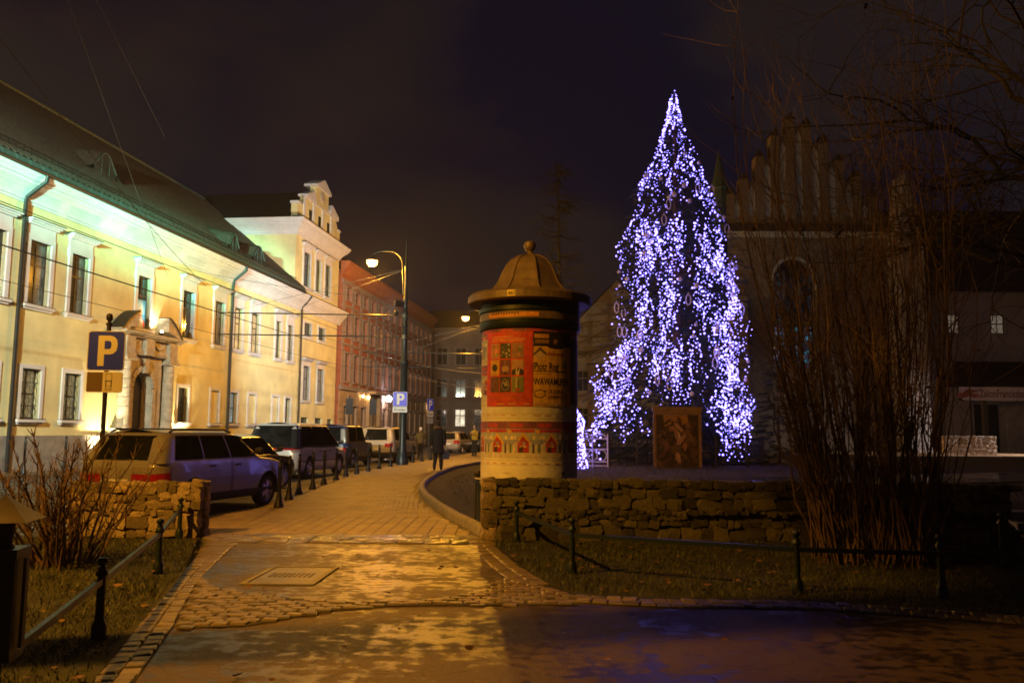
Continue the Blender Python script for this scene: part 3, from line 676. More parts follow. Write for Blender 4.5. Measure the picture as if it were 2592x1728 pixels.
for k in range(13):                                                     # voussoirs of the arch
    a0, a1 = math.pi*k/13+.02, math.pi*(k+1)/13-.02; q = MB(); P = [(C-(r0+d)*math.cos(a), zc+(r0+d)*math.sin(a)) for d, a in ((.02, a0), (.02, a1), (.24, a1), (.24, a0))]
    q.prism(P, -.20, -.12, 'XZ'); q.build('voussoir', M['sandstone'], portal)
for s in (-1, 1):
    for k in range(5): MB().bx(C+s*(r0+.13)-.11, C+s*(r0+.13)+.11, -.19, -.12, .3+k*.56, .3+k*.56+.54).build('jamb_stone', M['sandstone'], portal)
MB().prism([(C-.12, 3.72), (C+.12, 3.72), (C+.17, 4.3), (C-.17, 4.3)], -.30, -.1, 'XZ').build('keystone', M['sandstone'], portal)
en = MB(); en.bx(4.3, 8.4, -.30, 0, 4.42, 4.62); en.bx(4.34, 8.36, -.24, 0, 4.62, 5.08)
for x in (4.75, C, 7.95): en.bx(x-.3, x+.3, -.42, 0, 4.43, 5.09)
for k, o in enumerate((.36, .46, .56)): en.bx(4.3-o*.4, 8.4+o*.4, -o-.06, 0, 5.09+k*.07, 5.16+k*.07)
en.build('entablature', M['sandstone'], portal)
sw_ = MB()
for s in (-1, 1):                                                       # carved swags
    cx = C+s*.9; sw_.tube([(cx-.4+.8*k/8, -.27, 4.98-.22*math.sin(math.pi*k/8)) for k in range(9)], [.03+.03*math.sin(math.pi*k/8) for k in range(9)], 6)
sw_.lathe([(0, -.34), (.16, -.32), (.2, -.24), (.1, -.2)], 10, (C, 0, 4.85), 'Y'); sw_.build('carving', M['sandstone'], portal, True)
for s in (-1, 1):                                                       # halves of the broken segmental pediment
    m = MB(); pr = []; base = C+s*2.28
    for k in range(9):
        u = k/8; pr.append((base-s*1.16*u, 5.30+.84*math.sin(u*1.35)))
    low = [(x, z-.34 if i > 0 else z-.0) for i, (x, z) in enumerate(pr)]
    m.prism(pr+[(pr[-1][0], 5.55), (pr[-1][0]+s*.2, 5.5)]+[(base-s*.6, 5.42), (base-s*.2, 5.305)], -.52, 0, 'XZ'); m.build('pediment', M['sandstone'], portal)
    c_ = MB(); c_.grid([[(x, -.57, z+.03) for x, z in pr], [(x, 0, z+.03) for x, z in pr]]); c_.grid([[(x, -.57, z+.03) for x, z in pr], [(x, -.57, z-.04) for x, z in pr]]); c_.build('pediment_flashing', M['darkmetal'], portal)
MB().bx(5.4, 6.9, .30, .36, 0, 3.9).build('door', M['door'], pal)
MB().bx(5.42, 6.88, .27, .30, 3.08, 3.18).build('door_transom', M['door'], pal)
# printed portrait hung in the window above the portal
pt = Print()
def _e(x, y, rx, ry, c): pt.ell(x, y, rx, ry, c)
pt.rect(0, .86, 0, 1.18, (.05, .30, .62)); pt.ell(.42, .78, .34, .38, (.16, .50, .80)); pt.ell(.42, .80, .24, .27, (.32, .62, .86))
pt.poly([(.06, 0), (.10, .28), (.24, .45), (.60, .45), (.78, .26), (.82, 0)], (.55, .05, .04)); pt.poly([(.24, 0), (.28, .40), (.36, .47), (.54, .47), (.64, .36), (.70, 0)], (.80, .78, .74))
pt.rect(.39, .53, .42, .56, (.55, .32, .22)); pt.ell(.46, .70, .125, .165, (.62, .38, .26)); pt.ell(.46, .80, .12, .08, (.66, .60, .55)); pt.ell(.47, .865, .10, .04, (.80, .78, .76))
pt.ell(.42, .71, .018, .01, (.12, .08, .06)); pt.ell(.51, .71, .018, .01, (.12, .08, .06)); pt.poly([(.46, .71), (.485, .655), (.445, .655)], (.48, .27, .18)); pt.ell(.465, .61, .045, .012, (.42, .16, .13)); pt.poly([(.16, .05), (.20, .40), (.27, .44), (.25, 0)], (.65, .08, .06))
port = thing('portrait_banner', 'printed portrait of a man in white robe in window above portal', 'portrait', FW(5.65, .115, 5.56), FRZ)
pt.build('print', M['signprint'], lambda x, y, k: (x, -.012-k, y), port); MB().bx(0, .86, -.01, .0, 0, 1.18).build('panel', M['whitepaint'], port)
# taller wing with gable
tal = thing('gabled_wing', 'tall yellow three storey wing with curved gable beside the palace', 'building', FP, FRZ)
TOPS = [(23.65, 24.80, 10.38, 12.6), (25.80, 26.82, 10.38, 12.6), (27.6, 28.7, 10.38, 12.6)]
SM = [(24.1, 25.35, 7.32, 8.18), (26.65, 27.89, 7.32, 8.18)]; MID = [(24.15, 25.30, 3.30, 5.46), (26.74, 27.87, 3.30, 5.46)]; BAS = [(24.1, 25.4, 1.55, 2.24), (26.63, 27.92, 1.55, 2.24), (28.97, 30.0, 1.3, 2.2)]
wall_open(T0, T1, 0, 14, TOPS+SM+MID+BAS).build('wall', M['plaster'], tal)
MB().bx(T0+.001, T1, .6, .7, 0, 14).build('inner_wall', M['black'], tal)
MB().add([(T0, 0, 0), (T0, 13, 0), (T0, 13, 14), (T0, 0, 14)], [(0, 1, 2, 3)]).build('side_wall', M['plaster'], tal)
MB().add([(T1, 0, 0), (T1, 13, 0), (T1, 13, 14), (T1, 0, 14)], [(0, 1, 2, 3)]).build('side_wall', M['plaster'], tal)
for q in TOPS: w = window(tal, *q, .13, 'glass_dark', (.36,), 2, sub=2); surround(w, *q, .17, .06, .22)
for q in SM: w = window(tal, *q, .13, 'glass_dark', (), 2); surround(w, *q, .12, .05, 0)
for q in MID: w = window(tal, *q, .13, 'lit_pale', (.36,), 2, sub=2); surround(w, *q, .15, .06, .16)
for q in BAS: window(tal, *q, .13, 'glass_dark', (), 2)
extrude(CORN, T0, T1+.5, 'string_course', M['trim'], tal); MB().bx(T0, T1+.55, -.70, .0, 9.745, 9.78).build('string_flashing', M['darkmetal'], tal)
UC = [(y*1.0, 13.4+(z-8.8)*.98) for y, z in CORN]
def cornice_L():
    m = MB(); n = len(UC)
    A = [(T0+y, 13, z) for y, z in UC]; B = [(T0+y, y, z) for y, z in UC]; Cc = [(T1-y, y, z) for y, z in UC]; D = [(T1-y, 13, z) for y, z in UC]
    m.grid([A, B, Cc, D]); return m
cornice_L().build('cornice', M['trim'], tal)
MB().add([(T0-.7, -.7, 14.34), (T1+.7, -.7, 14.34), (T1+.7, .1, 14.40), (T0-.7, .1, 14.40)], [(0, 1, 2, 3)]).build('cornice_flashing', M['darkmetal'], tal)
gc = 26.6
tr = MB(); tr.add([(T0-.72, .35, 14.33), (T0-.72, 13, 14.33), (gc, 13, 17.3), (gc, .35, 17.3)], [(0, 1, 2, 3)]); tr.add([(T1+.72, .35, 14.33), (T1+.72, 13, 14.33), (gc, 13, 17.3), (gc, .35, 17.3)], [(3, 2, 1, 0)]); tr.build('roof', M['darktile'], tal)
GP = [(22.35, 14.36), (22.35, 15.35), (22.75, 15.42), (23.1, 15.5), (23.35, 15.75), (23.7, 15.95), (23.85, 16.2), (24.6, 16.32), (25.46, 16.4), (25.46, 17.4), (26.65, 17.95), (27.85, 17.4), (27.85, 16.4), (28.7, 16.32), (29.45, 16.2), (29.55, 15.95), (29.75, 15.75), (29.9, 15.5), (30.38, 15.42), (30.38, 14.36)]
gab = MB().prism(GP, .0, .42, 'XZ').build('gable', M['plaster'], tal)
gt = MB()
gt.prism([(25.3, 17.35), (28.0, 17.35), (28.0, 17.5), (26.65, 18.12), (25.3, 17.5)], -.16, .8, 'XZ')
for a, b in ((23.6, 25.3), (28.0, 29.7)):
    hi = 16.75 if True else 0; mid = (a+b)/2
    gt.prism([(a, 16.18), (b, 16.18), (b, 16.32), (mid+(.5 if a < 26 else -.5), 16.85), (a, 16.32)], -.14, .5, 'XZ')
gt.bx(23.55, 29.75, -.10, -.003, 16.05, 16.17)
for x in (23.4, 25.05, 26.75, 28.45): gt.bx(x-.14, x+.14, -.07, -.003, 14.42, 16.05)
gt.bx(22.3, 22.85, -.06, .48, 15.36, 15.52); gt.bx(29.9, 30.44, -.06, .48, 15.43, 15.55); gt.build('gable_trim', M['trim'], tal)
for a in (24.3, 25.98, 27.68): MB().bx(a, a+.5, -.012, .02, 14.58, 15.5).build('gable_window', M['glass_dark'], tal)
MB().lathe([(.0, -.1), (.3, -.09), (.42, -.03), (.42, 0)], 16, (26.65, 0, 16.9), 'Y').build('gable_emblem', M['sandstone'], tal)
MB().tube([(T0+1.1, -.72, 9.7), (T0+1.1, -.4, 9.3), (T0+1.1, -.12, 9.0), (T0+1.1, -.12, .1)], .065, 8).build('downpipe', M['darkmetal'], tal)
# red and grey building further down the street
red = thing('red_building', 'long red and grey four storey building behind the gabled wing', 'building', FP, FRZ)
Rx0, Rx1 = 31.2, 62.; cols = [32.3+k*2.13 for k in range(14)]
rops = [(c, c+1.0, a, b) for c in cols for a, b in ((5.0, 7.0), (8.2, 9.9), (10.9, 11.8))]
gops = [(c+.05, c+.95, 1.2, 3.2) for i, c in enumerate(cols) if i not in (5, 12)]+[(cols[5]-.1, cols[5]+1.2, 0, 3.3), (cols[12]-.1, cols[12]+1.2, 0, 3.2)]
wall_open(Rx0, Rx1, 4.4, 13.0, rops, .2).build('upper_wall', M['redwall'], red)
wall_open(Rx0, Rx1, 0, 4.4, gops, .25).build('lower_wall', M['beige'], red)
MB().bx(Rx0, Rx1, .5, .6, 0, 13).build('inner_wall', M['black'], red); MB().add([(Rx0, 0, 0), (Rx0, 12, 0), (Rx0, 12, 13), (Rx0, 0, 13)], [(0, 1, 2, 3)]).build('side_wall', M['redwall'], red)
for k in range(8): MB().bx(Rx0, Rx1, -.05, -.002, .3+k*.5, .3+k*.5+.44).build('rustication', M['beige'], red) if False else None
rp_ = MB()
for a, b in zip([Rx0]+[o[1] for o in sorted(gops)], [o[0] for o in sorted(gops)]+[Rx1]):
    for k in range(8): rp_.bx(a+.02, b-.02, -.05, -.002, .25+k*.5, .25+k*.5+.43)
stuff(rp_.build('rustication', M['beige'], red))
wme = MB(); wme.bx(-.16, 0, -.05, -.002, 0, 1); wme.bx(1.0, 1.16, -.05, -.002, 0, 1); wme.bx(-.2, 1.2, -.12, -.002, 1.0, 1.07); wme.bx(-.2, 1.2, -.1, -.002, -.06, 0); sur_me = wme.mesh('window_surround'); sur_me.materials.append(M['lilac'])
pme = MB(); pme.bx(0, 1, .14, .16, 0, 1); pan_me = pme.mesh('pane'); pan_me.materials.append(M['glass_dark'])
bme = MB(); bme.bx(.47, .53, .10, .14, 0, 1); bme.bx(0, 1, .10, .139, .62, .67); bme.bx(0, .05, .10, .14, 0, 1); bme.bx(.95, 1, .10, .14, 0, 1); bar_me = bme.mesh('window'); bar_me.materials.append(M['lilac'])
def simple_window(par, a, b, c, d, y=0., pane=None, sur=True):
    w = obj('window', bar_me, None, par, (a, y, c), None, (b-a, 1, d-c)); p = obj('pane', pan_me, None, w)
    if pane: p.material_slots[0].link = 'OBJECT'; p.material_slots[0].material = M[pane]
    if sur: obj('surround', sur_me, None, w)
    return w
for i, (a, b, c, d) in enumerate(rops): simple_window(red, a, b, c, d)
for i, (a, b, c, d) in enumerate(gops[:-2]): simple_window(red, a, b, c, d)
for a, b, c, d in gops[-2:]: MB().bx(a, b, .2, .24, c, d).build('door', M['door'], red)
rt = MB(); rt.bx(Rx0, Rx1, -.18, -.002, 4.35, 4.65); rt.bx(Rx0, Rx1, -.10, -.002, 7.55, 7.75); rt.bx(Rx0, Rx1, -.10, -.002, 10.35, 10.5)
for k in range(15): x = 31.75+k*2.13; rt.bx(x-.28, x+.28, -.045, -.003, 4.66, 12.3)
rt.bx(Rx0, Rx1, -.12, -.004, 12.0, 12.3); rt.build('pilasters', M['lilac'], red)
extrude([(.05, 12.6), (-.1, 12.6), (-.2, 12.85), (-.5, 13.2), (-.6, 13.3), (-.6, 13.55), (.05, 13.55)], Rx0-.2, Rx1, 'cornice', M['redwall'], red)
MB().add([(Rx0-.2, -.6, 13.56), (Rx1, -.6, 13.56), (Rx1, 6, 16), (Rx0-.2, 6, 16)], [(0, 1, 2, 3)]).build('roof', M['darktile'], red)
for x in (38.0, 41.0): MB().bx(x-.3, x+.3, -.35, -.06, .0, 4.3).build('doorway_pier', M['beige'], red)
MB().bx(37.6, 41.4, -.9, -.06, 4.30, 4.5).build('balcony', M['beige'], red)
# grey building closing the street and pale gabled house
endb = thing('grey_building', 'plain grey building closing the far end of the street', 'building', (-9.8, 97, 0), 0)
ex = [1.0, 3.2, 5.4, 7.6, 9.8, 12.0]; eops = [(x, x+1.2, a, b) for x in ex for a, b in ((2.0, 3.9), (5.4, 7.4), (9.2, 11.1))]
wall_open(0, 14, 0, 13.2, eops).build('wall', M['greywall'], endb); MB().bx(0, 14, .6, .7, 0, 13).build('inner_wall', M['black'], endb)
for i, q in enumerate(eops): simple_window(endb, *q, pane='lit_white' if i in (3, ) else None)
e_ = MB(); e_.bx(-.2, 14.2, -.4, 0, 13.2, 13.5); e_.bx(-.1, 14.1, -.12, -.002, 4.4, 4.65); e_.build('cornice', M['greywall'], endb)
MB().add([(-.3, -.4, 13.5), (14.3, -.4, 13.5), (14.3, 5, 16.3), (-.3, 5, 16.3)], [(0, 1, 2, 3)]).build('roof', M['darktile'], endb)
MB().tube([(8.3, -.1, 13.2), (8.3, -.1, .1)], .08, 6).build('downpipe', M['darkmetal'], endb)
ph = thing('pale_gabled_house', 'pale gabled house half hidden behind the christmas tree', 'building', (5.5, 84, 0), 0)
hops = [(x, x+1.1, a, b) for x in (1.2, 3.6, 6.0, 8.4) for a, b in ((2, 3.8), (5.6, 7.6))]
wall_open(0, 10.5, 0, 11.5, hops).build('wall', M['palehouse'], ph); MB().prism([(0, 11.5), (10.5, 11.5), (5.25, 17.0)], 0, .3, 'XZ').build('gable', M['palehouse'], ph)
for q in hops: simple_window(ph, *q)
hr = MB(); hr.add([(-.4, -.3, 11.2), (-.4, 12, 11.2), (5.25, 12, 17.15), (5.25, -.3, 17.15)], [(0, 1, 2, 3)]); hr.add([(10.9, -.3, 11.2), (10.9, 12, 11.2), (5.25, 12, 17.15), (5.25, -.3, 17.15)], [(0, 1, 2, 3)]); hr.build('roof', M['darktile'], ph)
MB().bx(-.1, 10.6, -.2, -.002, 11.1, 11.4).build('cornice', M['palehouse'], ph); MB().bx(0, 10.5, .6, .7, 0, 11).build('inner_wall', M['black'], ph)

# ------------------------------------------------------------------ gothic church
chu = thing('gothic_church', 'dark gothic brick church with stepped gable and stained glass window', 'church', (18.1, 48, .3), R(0))
cw = MB(); WX = 5.4
lan = lambda x0, x1, z0, zs, zt: [(x0, z0), (x0, zs)]+[(lerp(x0, (x0+x1)/2, math.sin(a)**1.0*(1 if a else 0)) if False else (x0+x1)/2-(x1-x0)/2*math.cos(a), zs+(zt-zs)*math.sin(a)**.85) for a in np.linspace(.15, math.pi/2, 6)]
wx0, wx1, wz0, wzs, wzt = -2.9, -.2, 4.9, 9.6, 11.5
L = [(-2.9, wzs)]+[((wx0+wx1)/2-(wx1-wx0)/2*math.cos(a), wzs+(wzt-wzs)*math.sin(a)**.8) for a in np.linspace(.2, math.pi/2-.0, 6)]
Rr = [((wx0+wx1)-x, z) for x, z in L[::-1]][1:]
archp = L+Rr
cw.add([(-WX, 0, 0), (wx0, 0, 0), (wx0, 0, wzs), (-WX, 0, wzs)], [(0, 1, 2, 3)]); cw.add([(wx1, 0, 0), (WX, 0, 0), (WX, 0, wzs), (wx1, 0, wzs)], [(0, 1, 2, 3)]); cw.add([(wx0, 0, 0), (wx1, 0, 0), (wx1, 0, wz0), (wx0, 0, wz0)], [(0, 1, 2, 3)])
top = [(lerp(-WX, WX, k/(len(archp)-1)), 13.3) for k in range(len(archp))]
n_ = len(archp); cw.add([(x, 0, z) for x, z in archp]+[(x, 0, z) for x, z in top], [(i, i+1, n_+i+1, n_+i) for i in range(n_-1)]); cw.add([(-WX, 0, wzs), (wx0, 0, wzs), (-WX, 0, 13.3)], [(0, 1, 2)]); cw.add([(WX, 0, wzs), (wx1, 0, wzs), (WX, 0, 13.3)], [(2, 1, 0)])
rv = [(wx0, wz0)]+archp+[(wx1, wz0)]; k_ = len(rv); cw.add([(x, 0, z) for x, z in rv]+[(x*.94-.09, .7, z) for x, z in rv], [(i, (i+1) % k_, k_+(i+1) % k_, k_+i) for i in range(k_)])
cw.build('wall', M['churchwall'], chu)
MB().tube([(x, -.03, z) for x, z in archp], .11, 6).build('arch_moulding', M['niche'], chu)
sg_ = Print(); random.seed(5)
for i in range(9):
    for j in range(22):
        x = wx0+.22+i*.26; z = wz0+.1+j*.27
        if z > wzs+.8: continue
        hue = random.choice([(.05, .12, .30), (.05, .20, .32), (.06, .10, .22), (.22, .26, .34), (.03, .05, .08), (.04, .18, .24), (.03, .04, .06), (.20, .12, .08)]); k = .6 if j < 9 and i not in (3, 4) else .06
        k *= random.uniform(.2, 1.5) if (i < 3 or i > 5) else random.uniform(.1, .7); sg_.rect(x+.02, x+.24, z+.02, z+.25, tuple(min(1, c*k) for c in hue))
sgm = mat('stained', (1, 1, 1), .2, attr=True, var=0); n, l = sgm.node_tree.nodes, sgm.node_tree.links
l.new([q for q in n if q.type == 'ATTRIBUTE'][0].outputs['Color'], n['Principled BSDF'].inputs['Emission Color']); n['Principled BSDF'].inputs['Emission Strength'].default_value = .9
sg_.build('stained_glass', sgm, lambda x, y, k: (x, .5, y), chu)
MB().bx(wx0-.2, wx1+.2, .56, .6, wz0-.1, wzt+.2).build('glass_backing', M['black'], chu)
tr_ = MB()
for x in (-2.0, -1.1): tr_.bx(x-.06, x+.06, .36, .5, wz0, wzs+1.2)
tr_.bx(wx0, wx1, .38, .5, wz0-.02, wz0+.1); tr_.bx(wx0, wx1, .38, .5, 7.6, 7.72); tr_.build('tracery', M['churchwall'], chu)
MB().bx(-WX-.25, WX+.25, -.3, .1, 13.05, 13.45).build('cornice', M['darktile'], chu); MB().bx(-WX, WX, -.12, -.002, 12.7, 13.04).build('frieze', M['niche'], chu)
# stepped gable: brick piers with pale blind niches between them
px_ = [-5.2, -4.35, -3.4, -2.45, -1.5, -.55, .45, 1.4, 2.35, 3.3]; ph_ = [15.3, 16.2, 17.6, 18.9, 19.9, 19.6, 18.6, 17.4, 16.4, 15.2]
for i, (x, h) in enumerate(zip(px_, ph_)):
    p = MB(); p.bx(x-.24, x+.24, -.12, .7, 13.45, h); pi_ = p.build('pier', M['brick'], chu); MB().prism([(x-.30, h), (x+.30, h), (x, h+.45)], -.16, .74, 'XZ').build('pier_cap', M['darktile'], chu)
    if i < len(px_)-1:
        x2 = px_[i+1]; hh = min(h, ph_[i+1])-.35
        MB().bx(x+.25, x2-.25, .12, .6, 13.45, hh+.3).build('infill', M['brick'], chu); q = MB(); a, b = x+.28, x2-.28; q.prism([(a, 13.6), (b, 13.6), (b, hh-.35), ((a+b)/2, hh), (a, hh-.35)], .05, .119, 'XZ'); q.build('blind_niche', M['niche'], chu)
cr = MB(); cr.add([(-WX-.2, .7, 13.4), (-1, .7, 18.6), (-1, 30, 18.6), (-WX-.2, 30, 13.4)], [(0, 1, 2, 3)]); cr.add([(WX+.2, .7, 13.4), (-1, .7, 18.6), (-1, 30, 18.6), (WX+.2, 30, 13.4)], [(3, 2, 1, 0)]); cr.build('roof', M['darktile'], chu)
bt = MB(); bt.prism([(4.0, 0), (5.45, 0), (5.45, 11.5), (5.2, 14.2), (4.55, 16.2), (4.25, 14.2), (4.0, 11.5)], -1.5, -.02, 'XZ'); bt.build('buttress', M['buttress'], chu)
bt = MB(); bt.bx(-5.45, -4.6, -1.1, -.02, 0, 9); bt.prism([(-5.45, 9), (-4.6, 9), (-4.6, 10.2), (-5.45, 10.2)], -.5, -.02, 'XZ'); bt.build('buttress', M['churchwall'], chu)
MB().lathe([(.42, 13.45), (.42, 15.6), (.5, 15.7), (0, 18.2)], 8, (-5.75, .2, 0)).build('corner_turret', M['copper'], chu)
# monastery wing on the right
mo = thing('monastery_wing', 'low pale monastery wing with dark roof right of the church', 'building', (23.9, 50, .3), 0)
mop = [(2.5, 3.4, 7.3, 8.5), (5.3, 6.15, 7.3, 8.5), (8.2, 9.05, 7.3, 8.5)]
wall_open(-.4, 16, 0, 9.9, mop+[(4.0, 5.6, 0, 3.0)]).build('wall', M['monastery'], mo); MB().bx(-.4, 16, .6, .7, 0, 9.9).build('inner_wall', M['black'], mo)
for i, q in enumerate(mop):
    w = window(mo, *q, .1, 'lit_pale', (.5,), 2)
MB().add([(-.6, -.5, 9.8), (16, -.5, 9.8), (16, 6, 16.6), (-.6, 6, 16.6)], [(0, 1, 2, 3)]).build('roof', M['darktile'], mo)
MB().add([(1.2, -2.2, 3.9), (16, -2.2, 3.9), (16, -.02, 5.6), (3.0, -.02, 5.6)], [(0, 1, 2, 3)]).build('porch_roof', M['darktile'], mo)
for x in (3.5, 9.5): MB().bx(x-.12, x+.12, -2.1, -1.85, 0, 3.9).build('porch_post', M['frame_dark'], mo)
MB().bx(5.9, 14, -.08, -.002, 0, 3.0).build('porch_panel', M['buttress'], mo)
bn = thing('fabric_banner', 'white banner lettered ZakonFranciszkan hanging from the monastery porch', 'banner', (25.85, 47.75, 3.45), 0)
bp = Print(); bp.rect(0, 6.6, 0, .78, (.50, .46, .58)); bp.text('ZakonFranciszkan', 1.15, .2, .62, (.14, .06, .08), True, 2.75)
for a, b in (((.18, .3), (.35, .14)), ((.45, .4), (.30, .14)), ((.85, .28), (.28, .12)), ((.65, .55), (.36, .07))): bp.ell(a[0], a[1], b[0], b[1], (.30, .09, .08))
bp.rect(.75, 1.15, .5, .56, (.14, .06, .08)); bp.build('print', M['print'], lambda x, y, k: (x, -.02-k, y), bn, lay=.002); MB().bx(0, 6.6, -.018, 0, 0, .78).build('cloth', M['whitepaint'], bn)
for x, y, w, h, nm, lb in ((21.9, 42.2, 2.6, .95, 'rubble_block', 'pale lit rubble wall in front of the monastery porch'), (12.35, 36.5, 1.0, .72, 'rubble_block', 'small pale stone block right of the christmas tree')):
    t = thing(nm, lb, 'stone block', (x, y, mound(x, y)-.02), R(-4)); random.seed(int(x)); MB().bx(.05, w-.05, .05, .5, 0, h-.05).build('mortar', M['mortar'], t)
    z = 0
    while z < h-.1:
        hh = random.uniform(.16, .26); xx = 0
        while xx < w-.08:
            ww = min(random.uniform(.2, .42), w-xx); o = obj('stone', random.choice(rocks), None, t, (xx+ww/2, .06, z+hh/2), (0, 0, random.uniform(-.1, .1)), (ww, .22, hh)); o.material_slots[0].link = 'OBJECT'; o.material_slots[0].material = M['snowstone']; xx += ww
        z += hh
# ------------------------------------------------------------------ street lamps with tram brackets
def lamp_post(label, loc, k=1.0):
    t = thing('street_lamp', label, 'street lamp', loc, 0, 'sodium street lamps along the pavement')
    MB().lathe([(.26, 0), (.26, .35), (.20, .45), (.19, .6), (.155, .7), (.15, 4.3), (.19, 4.36), (.20, 4.46), (.12, 4.56), (.11, 6.0), (.13, 6.03), (.13, 6.1), (.11, 6.12), (.11, 6.5), (.14, 6.53), (.14, 6.62), (.11, 6.66), (.105, 7.05), (.13, 7.1), (.10, 7.25), (.075, 7.35), (.07, 8.6), (.09, 8.63), (.09, 8.7), (.05, 8.76), (.045, 9.6), (.02, 10.1), (0, 10.2)], 14).build('pole', M['polepaint'], t, True)
    a = [(-.10, 0, 7.4), (-.13, 0, 8.0), (-.16, 0, 8.6)]+[(-.16-.62*(1-math.cos(q)), 0, 8.75+.62*math.sin(q)) for q in np.linspace(.1, math.pi*.5, 8)]+[(-1.1, 0, 9.36), (-1.35, 0, 9.3), (-1.5, 0, 9.18)]
    MB().tube(a, .035, 8).build('lamp_arm', M['polepaint'], t, True)
    hd = MB().lathe([(.03, .30), (.07, .27), (.13, .20), (.24, .09), (.28, .02), (.28, .01), (0, .08)], 18, (-1.52, 0, 8.93)).build('lamp_head', M['polepaint'], t, True)
    MB().lathe([(.0, -.26), (.13, -.235), (.22, -.15), (.255, -.02), (.25, .0), (0, .03)], 20, (-1.52, 0, 8.93)).build('lamp_glass', M['sodium'], t, True)
    ld = bpy.data.lights.new('lamp_light', 'POINT'); ld.energy = SODIUM*k; ld.color = SOD_COL; ld.shadow_soft_size = .12; lo = bpy.data.objects.new('lamp_light', ld); col.objects.link(lo); lo.parent = t; lo.location = (-1.52, 0, 8.50)
    for z in (5.55, 6.5):
        MB().tube([(-.1, 0, z), (-8.2, 0, z+.06)], .028, 6).build('bracket_arm', M['polepaint'], t); MB().lathe([(.135, z-.08), (.135, z+.08)], 12).build('collar', M['steel'], t)
    for x, d in ((-5.3, .05), (-7.9, -.05)): MB().tube([(-.05, d, 8.55), (x, 0, 6.56)], .009, 4).build('stay_wire', M['greystone'], t)
    MB().lathe([(.0, 0), (.09, .03), (.10, .12), (.04, .2), (0, .21)], 10, (-.42, 0, 6.52)).build('insulator', M['darkmetal'], t, True)
    return t
lamp_post('tall street lamp behind the parked cars with tram brackets', (-4.70, 36, 0), .40)
lamp_post('far street lamp half hidden behind the poster column', (-1.55, 54, 0), .45)
L0 = (-6.6, 4.2, -.05)
lamp_post('street lamp on the left beside the lawn lighting the wall', L0)
# floodlights that light the facade, mounted on the near lamp post and on the post by the cars
def flood(label, pos, target, power, color, size, blend, radius=.12):
    d = (Vector(target)-Vector(pos)).normalized()
    t = thing('floodlight', label, 'floodlight', pos); t.rotation_mode = 'QUATERNION'; t.rotation_quaternion = d.to_track_quat('-Z', 'Y')
    MB().bx(-.2, .2, -.14, .14, .0, .16).build('housing', M['darkmetal'], t); MB().bx(-.17, .17, -.11, .11, -.008, -.001).build('glass', M['clearlens'], t)
    MB().tube([(-.24, 0, .05), (-.24, 0, .22), (.24, 0, .22), (.24, 0, .05)], .015, 6).build('bracket', M['darkmetal'], t)
    ld = bpy.data.lights.new('flood_beam', 'SPOT'); ld.energy = power; ld.color = color; ld.spot_size = size; ld.spot_blend = blend; ld.shadow_soft_size = radius
    lo = bpy.data.objects.new('flood_beam', ld); col.objects.link(lo); lo.parent = t; lo.location = (0, 0, -.05)
    return t
mast = thing('floodlight_mast', 'tall dark mast at the left carrying the facade floodlights', 'mast', (-11.6, 9.5, -.07))
MB().lathe([(.2, 0), (.2, .3), (.1, .45), (.07, 8.6), (0, 8.65)], 12).build('pole', M['polepaint'], mast, True); MB().bx(-.6, .6, -.04, .04, 8.3, 8.38).build('crossbar', M['polepaint'], mast)
flood('wide warm floodlight on the mast at the left', (-11.6, 9.75, 8.1), tuple(FW(13, 0, 3.8)), FLOOD_W, (.90, 1, .80), R(66), .75)
flood('narrow greenish floodlight on the mast at the left', (-12.1, 9.75, 8.1), tuple(FW(2.6, -.3, 9.3)), FLOOD_G, (.14, 1.0, .68), R(15), 1.)
flood('second greenish floodlight on the mast at the left', (-11.1, 9.75, 8.1), tuple(FW(8.5, -.3, 9.3)), FLOOD_G*1.6, (.14, 1.0, .68), R(12), 1.)
flood('floodlight on the lamp post beside the parked cars', (-5.0, 36, 7.0), tuple(FW(26, 0, 7.5)), FLOOD_R, (.95, 1, .95), R(86), 1.)
flood('floodlight on the church forecourt aimed at its gable', (13.2, 39.5, .6), (16.2, 48, 17.5), 520, (.72, 1, .92), R(50), 1.)
flood('low floodlight beside the monastery porch', (30.5, 41.0, 3.4), (24.5, 43.5, .6), 3000, (1, .80, .70), R(80), .9)
def uplight(label, t_, power, ty):
    p = FW(t_, ty, .06); t = thing('ground_uplight', label, 'uplight', p, FRZ, 'uplights beside the portal')
    MB().lathe([(.16, 0), (.17, .10), (.14, .18), (.11, .18), (.11, .1), (0, .1)], 14).build('housing', M['darkmetal'], t); MB().lathe([(.105, .11), (.105, .13), (0, .135)], 14).build('lens', M['uplamp'], t)
    ld = bpy.data.lights.new('uplight_beam', 'SPOT'); ld.energy = power; ld.color = (1, .80, .42); ld.spot_size = R(100); ld.spot_blend = .9; ld.shadow_soft_size = .08
    lo = bpy.data.objects.new('uplight_beam', ld); col.objects.link(lo); lo.parent = t; lo.location = (0, 0, .2); lo.rotation_euler = (R(180-14), 0, 0)
uplight('ground uplight left of the stone portal', 3.55, UPLIGHT*5, -.45); uplight('ground uplight right of the stone portal', 8.95, UPLIGHT*5, -.45)
sl = thing('portrait_spotlight', 'small lit lamp on the portal cornice below the portrait', 'spotlight', FW(6.9, -.42, 5.36), FRZ)
MB().bx(-.1, .1, -.06, .06, 0, .1).build('housing', M['darkmetal'], sl); MB().lathe([(0, .11), (.05, .12), (.06, .16), (.03, .2), (0, .21)], 10).build('bulb', M['uplamp'], sl)
ld = bpy.data.lights.new('portrait_beam', 'SPOT'); ld.energy = 130; ld.color = (1, .86, .6); ld.spot_size = R(120); ld.spot_blend = .8; ld.shadow_soft_size = .05
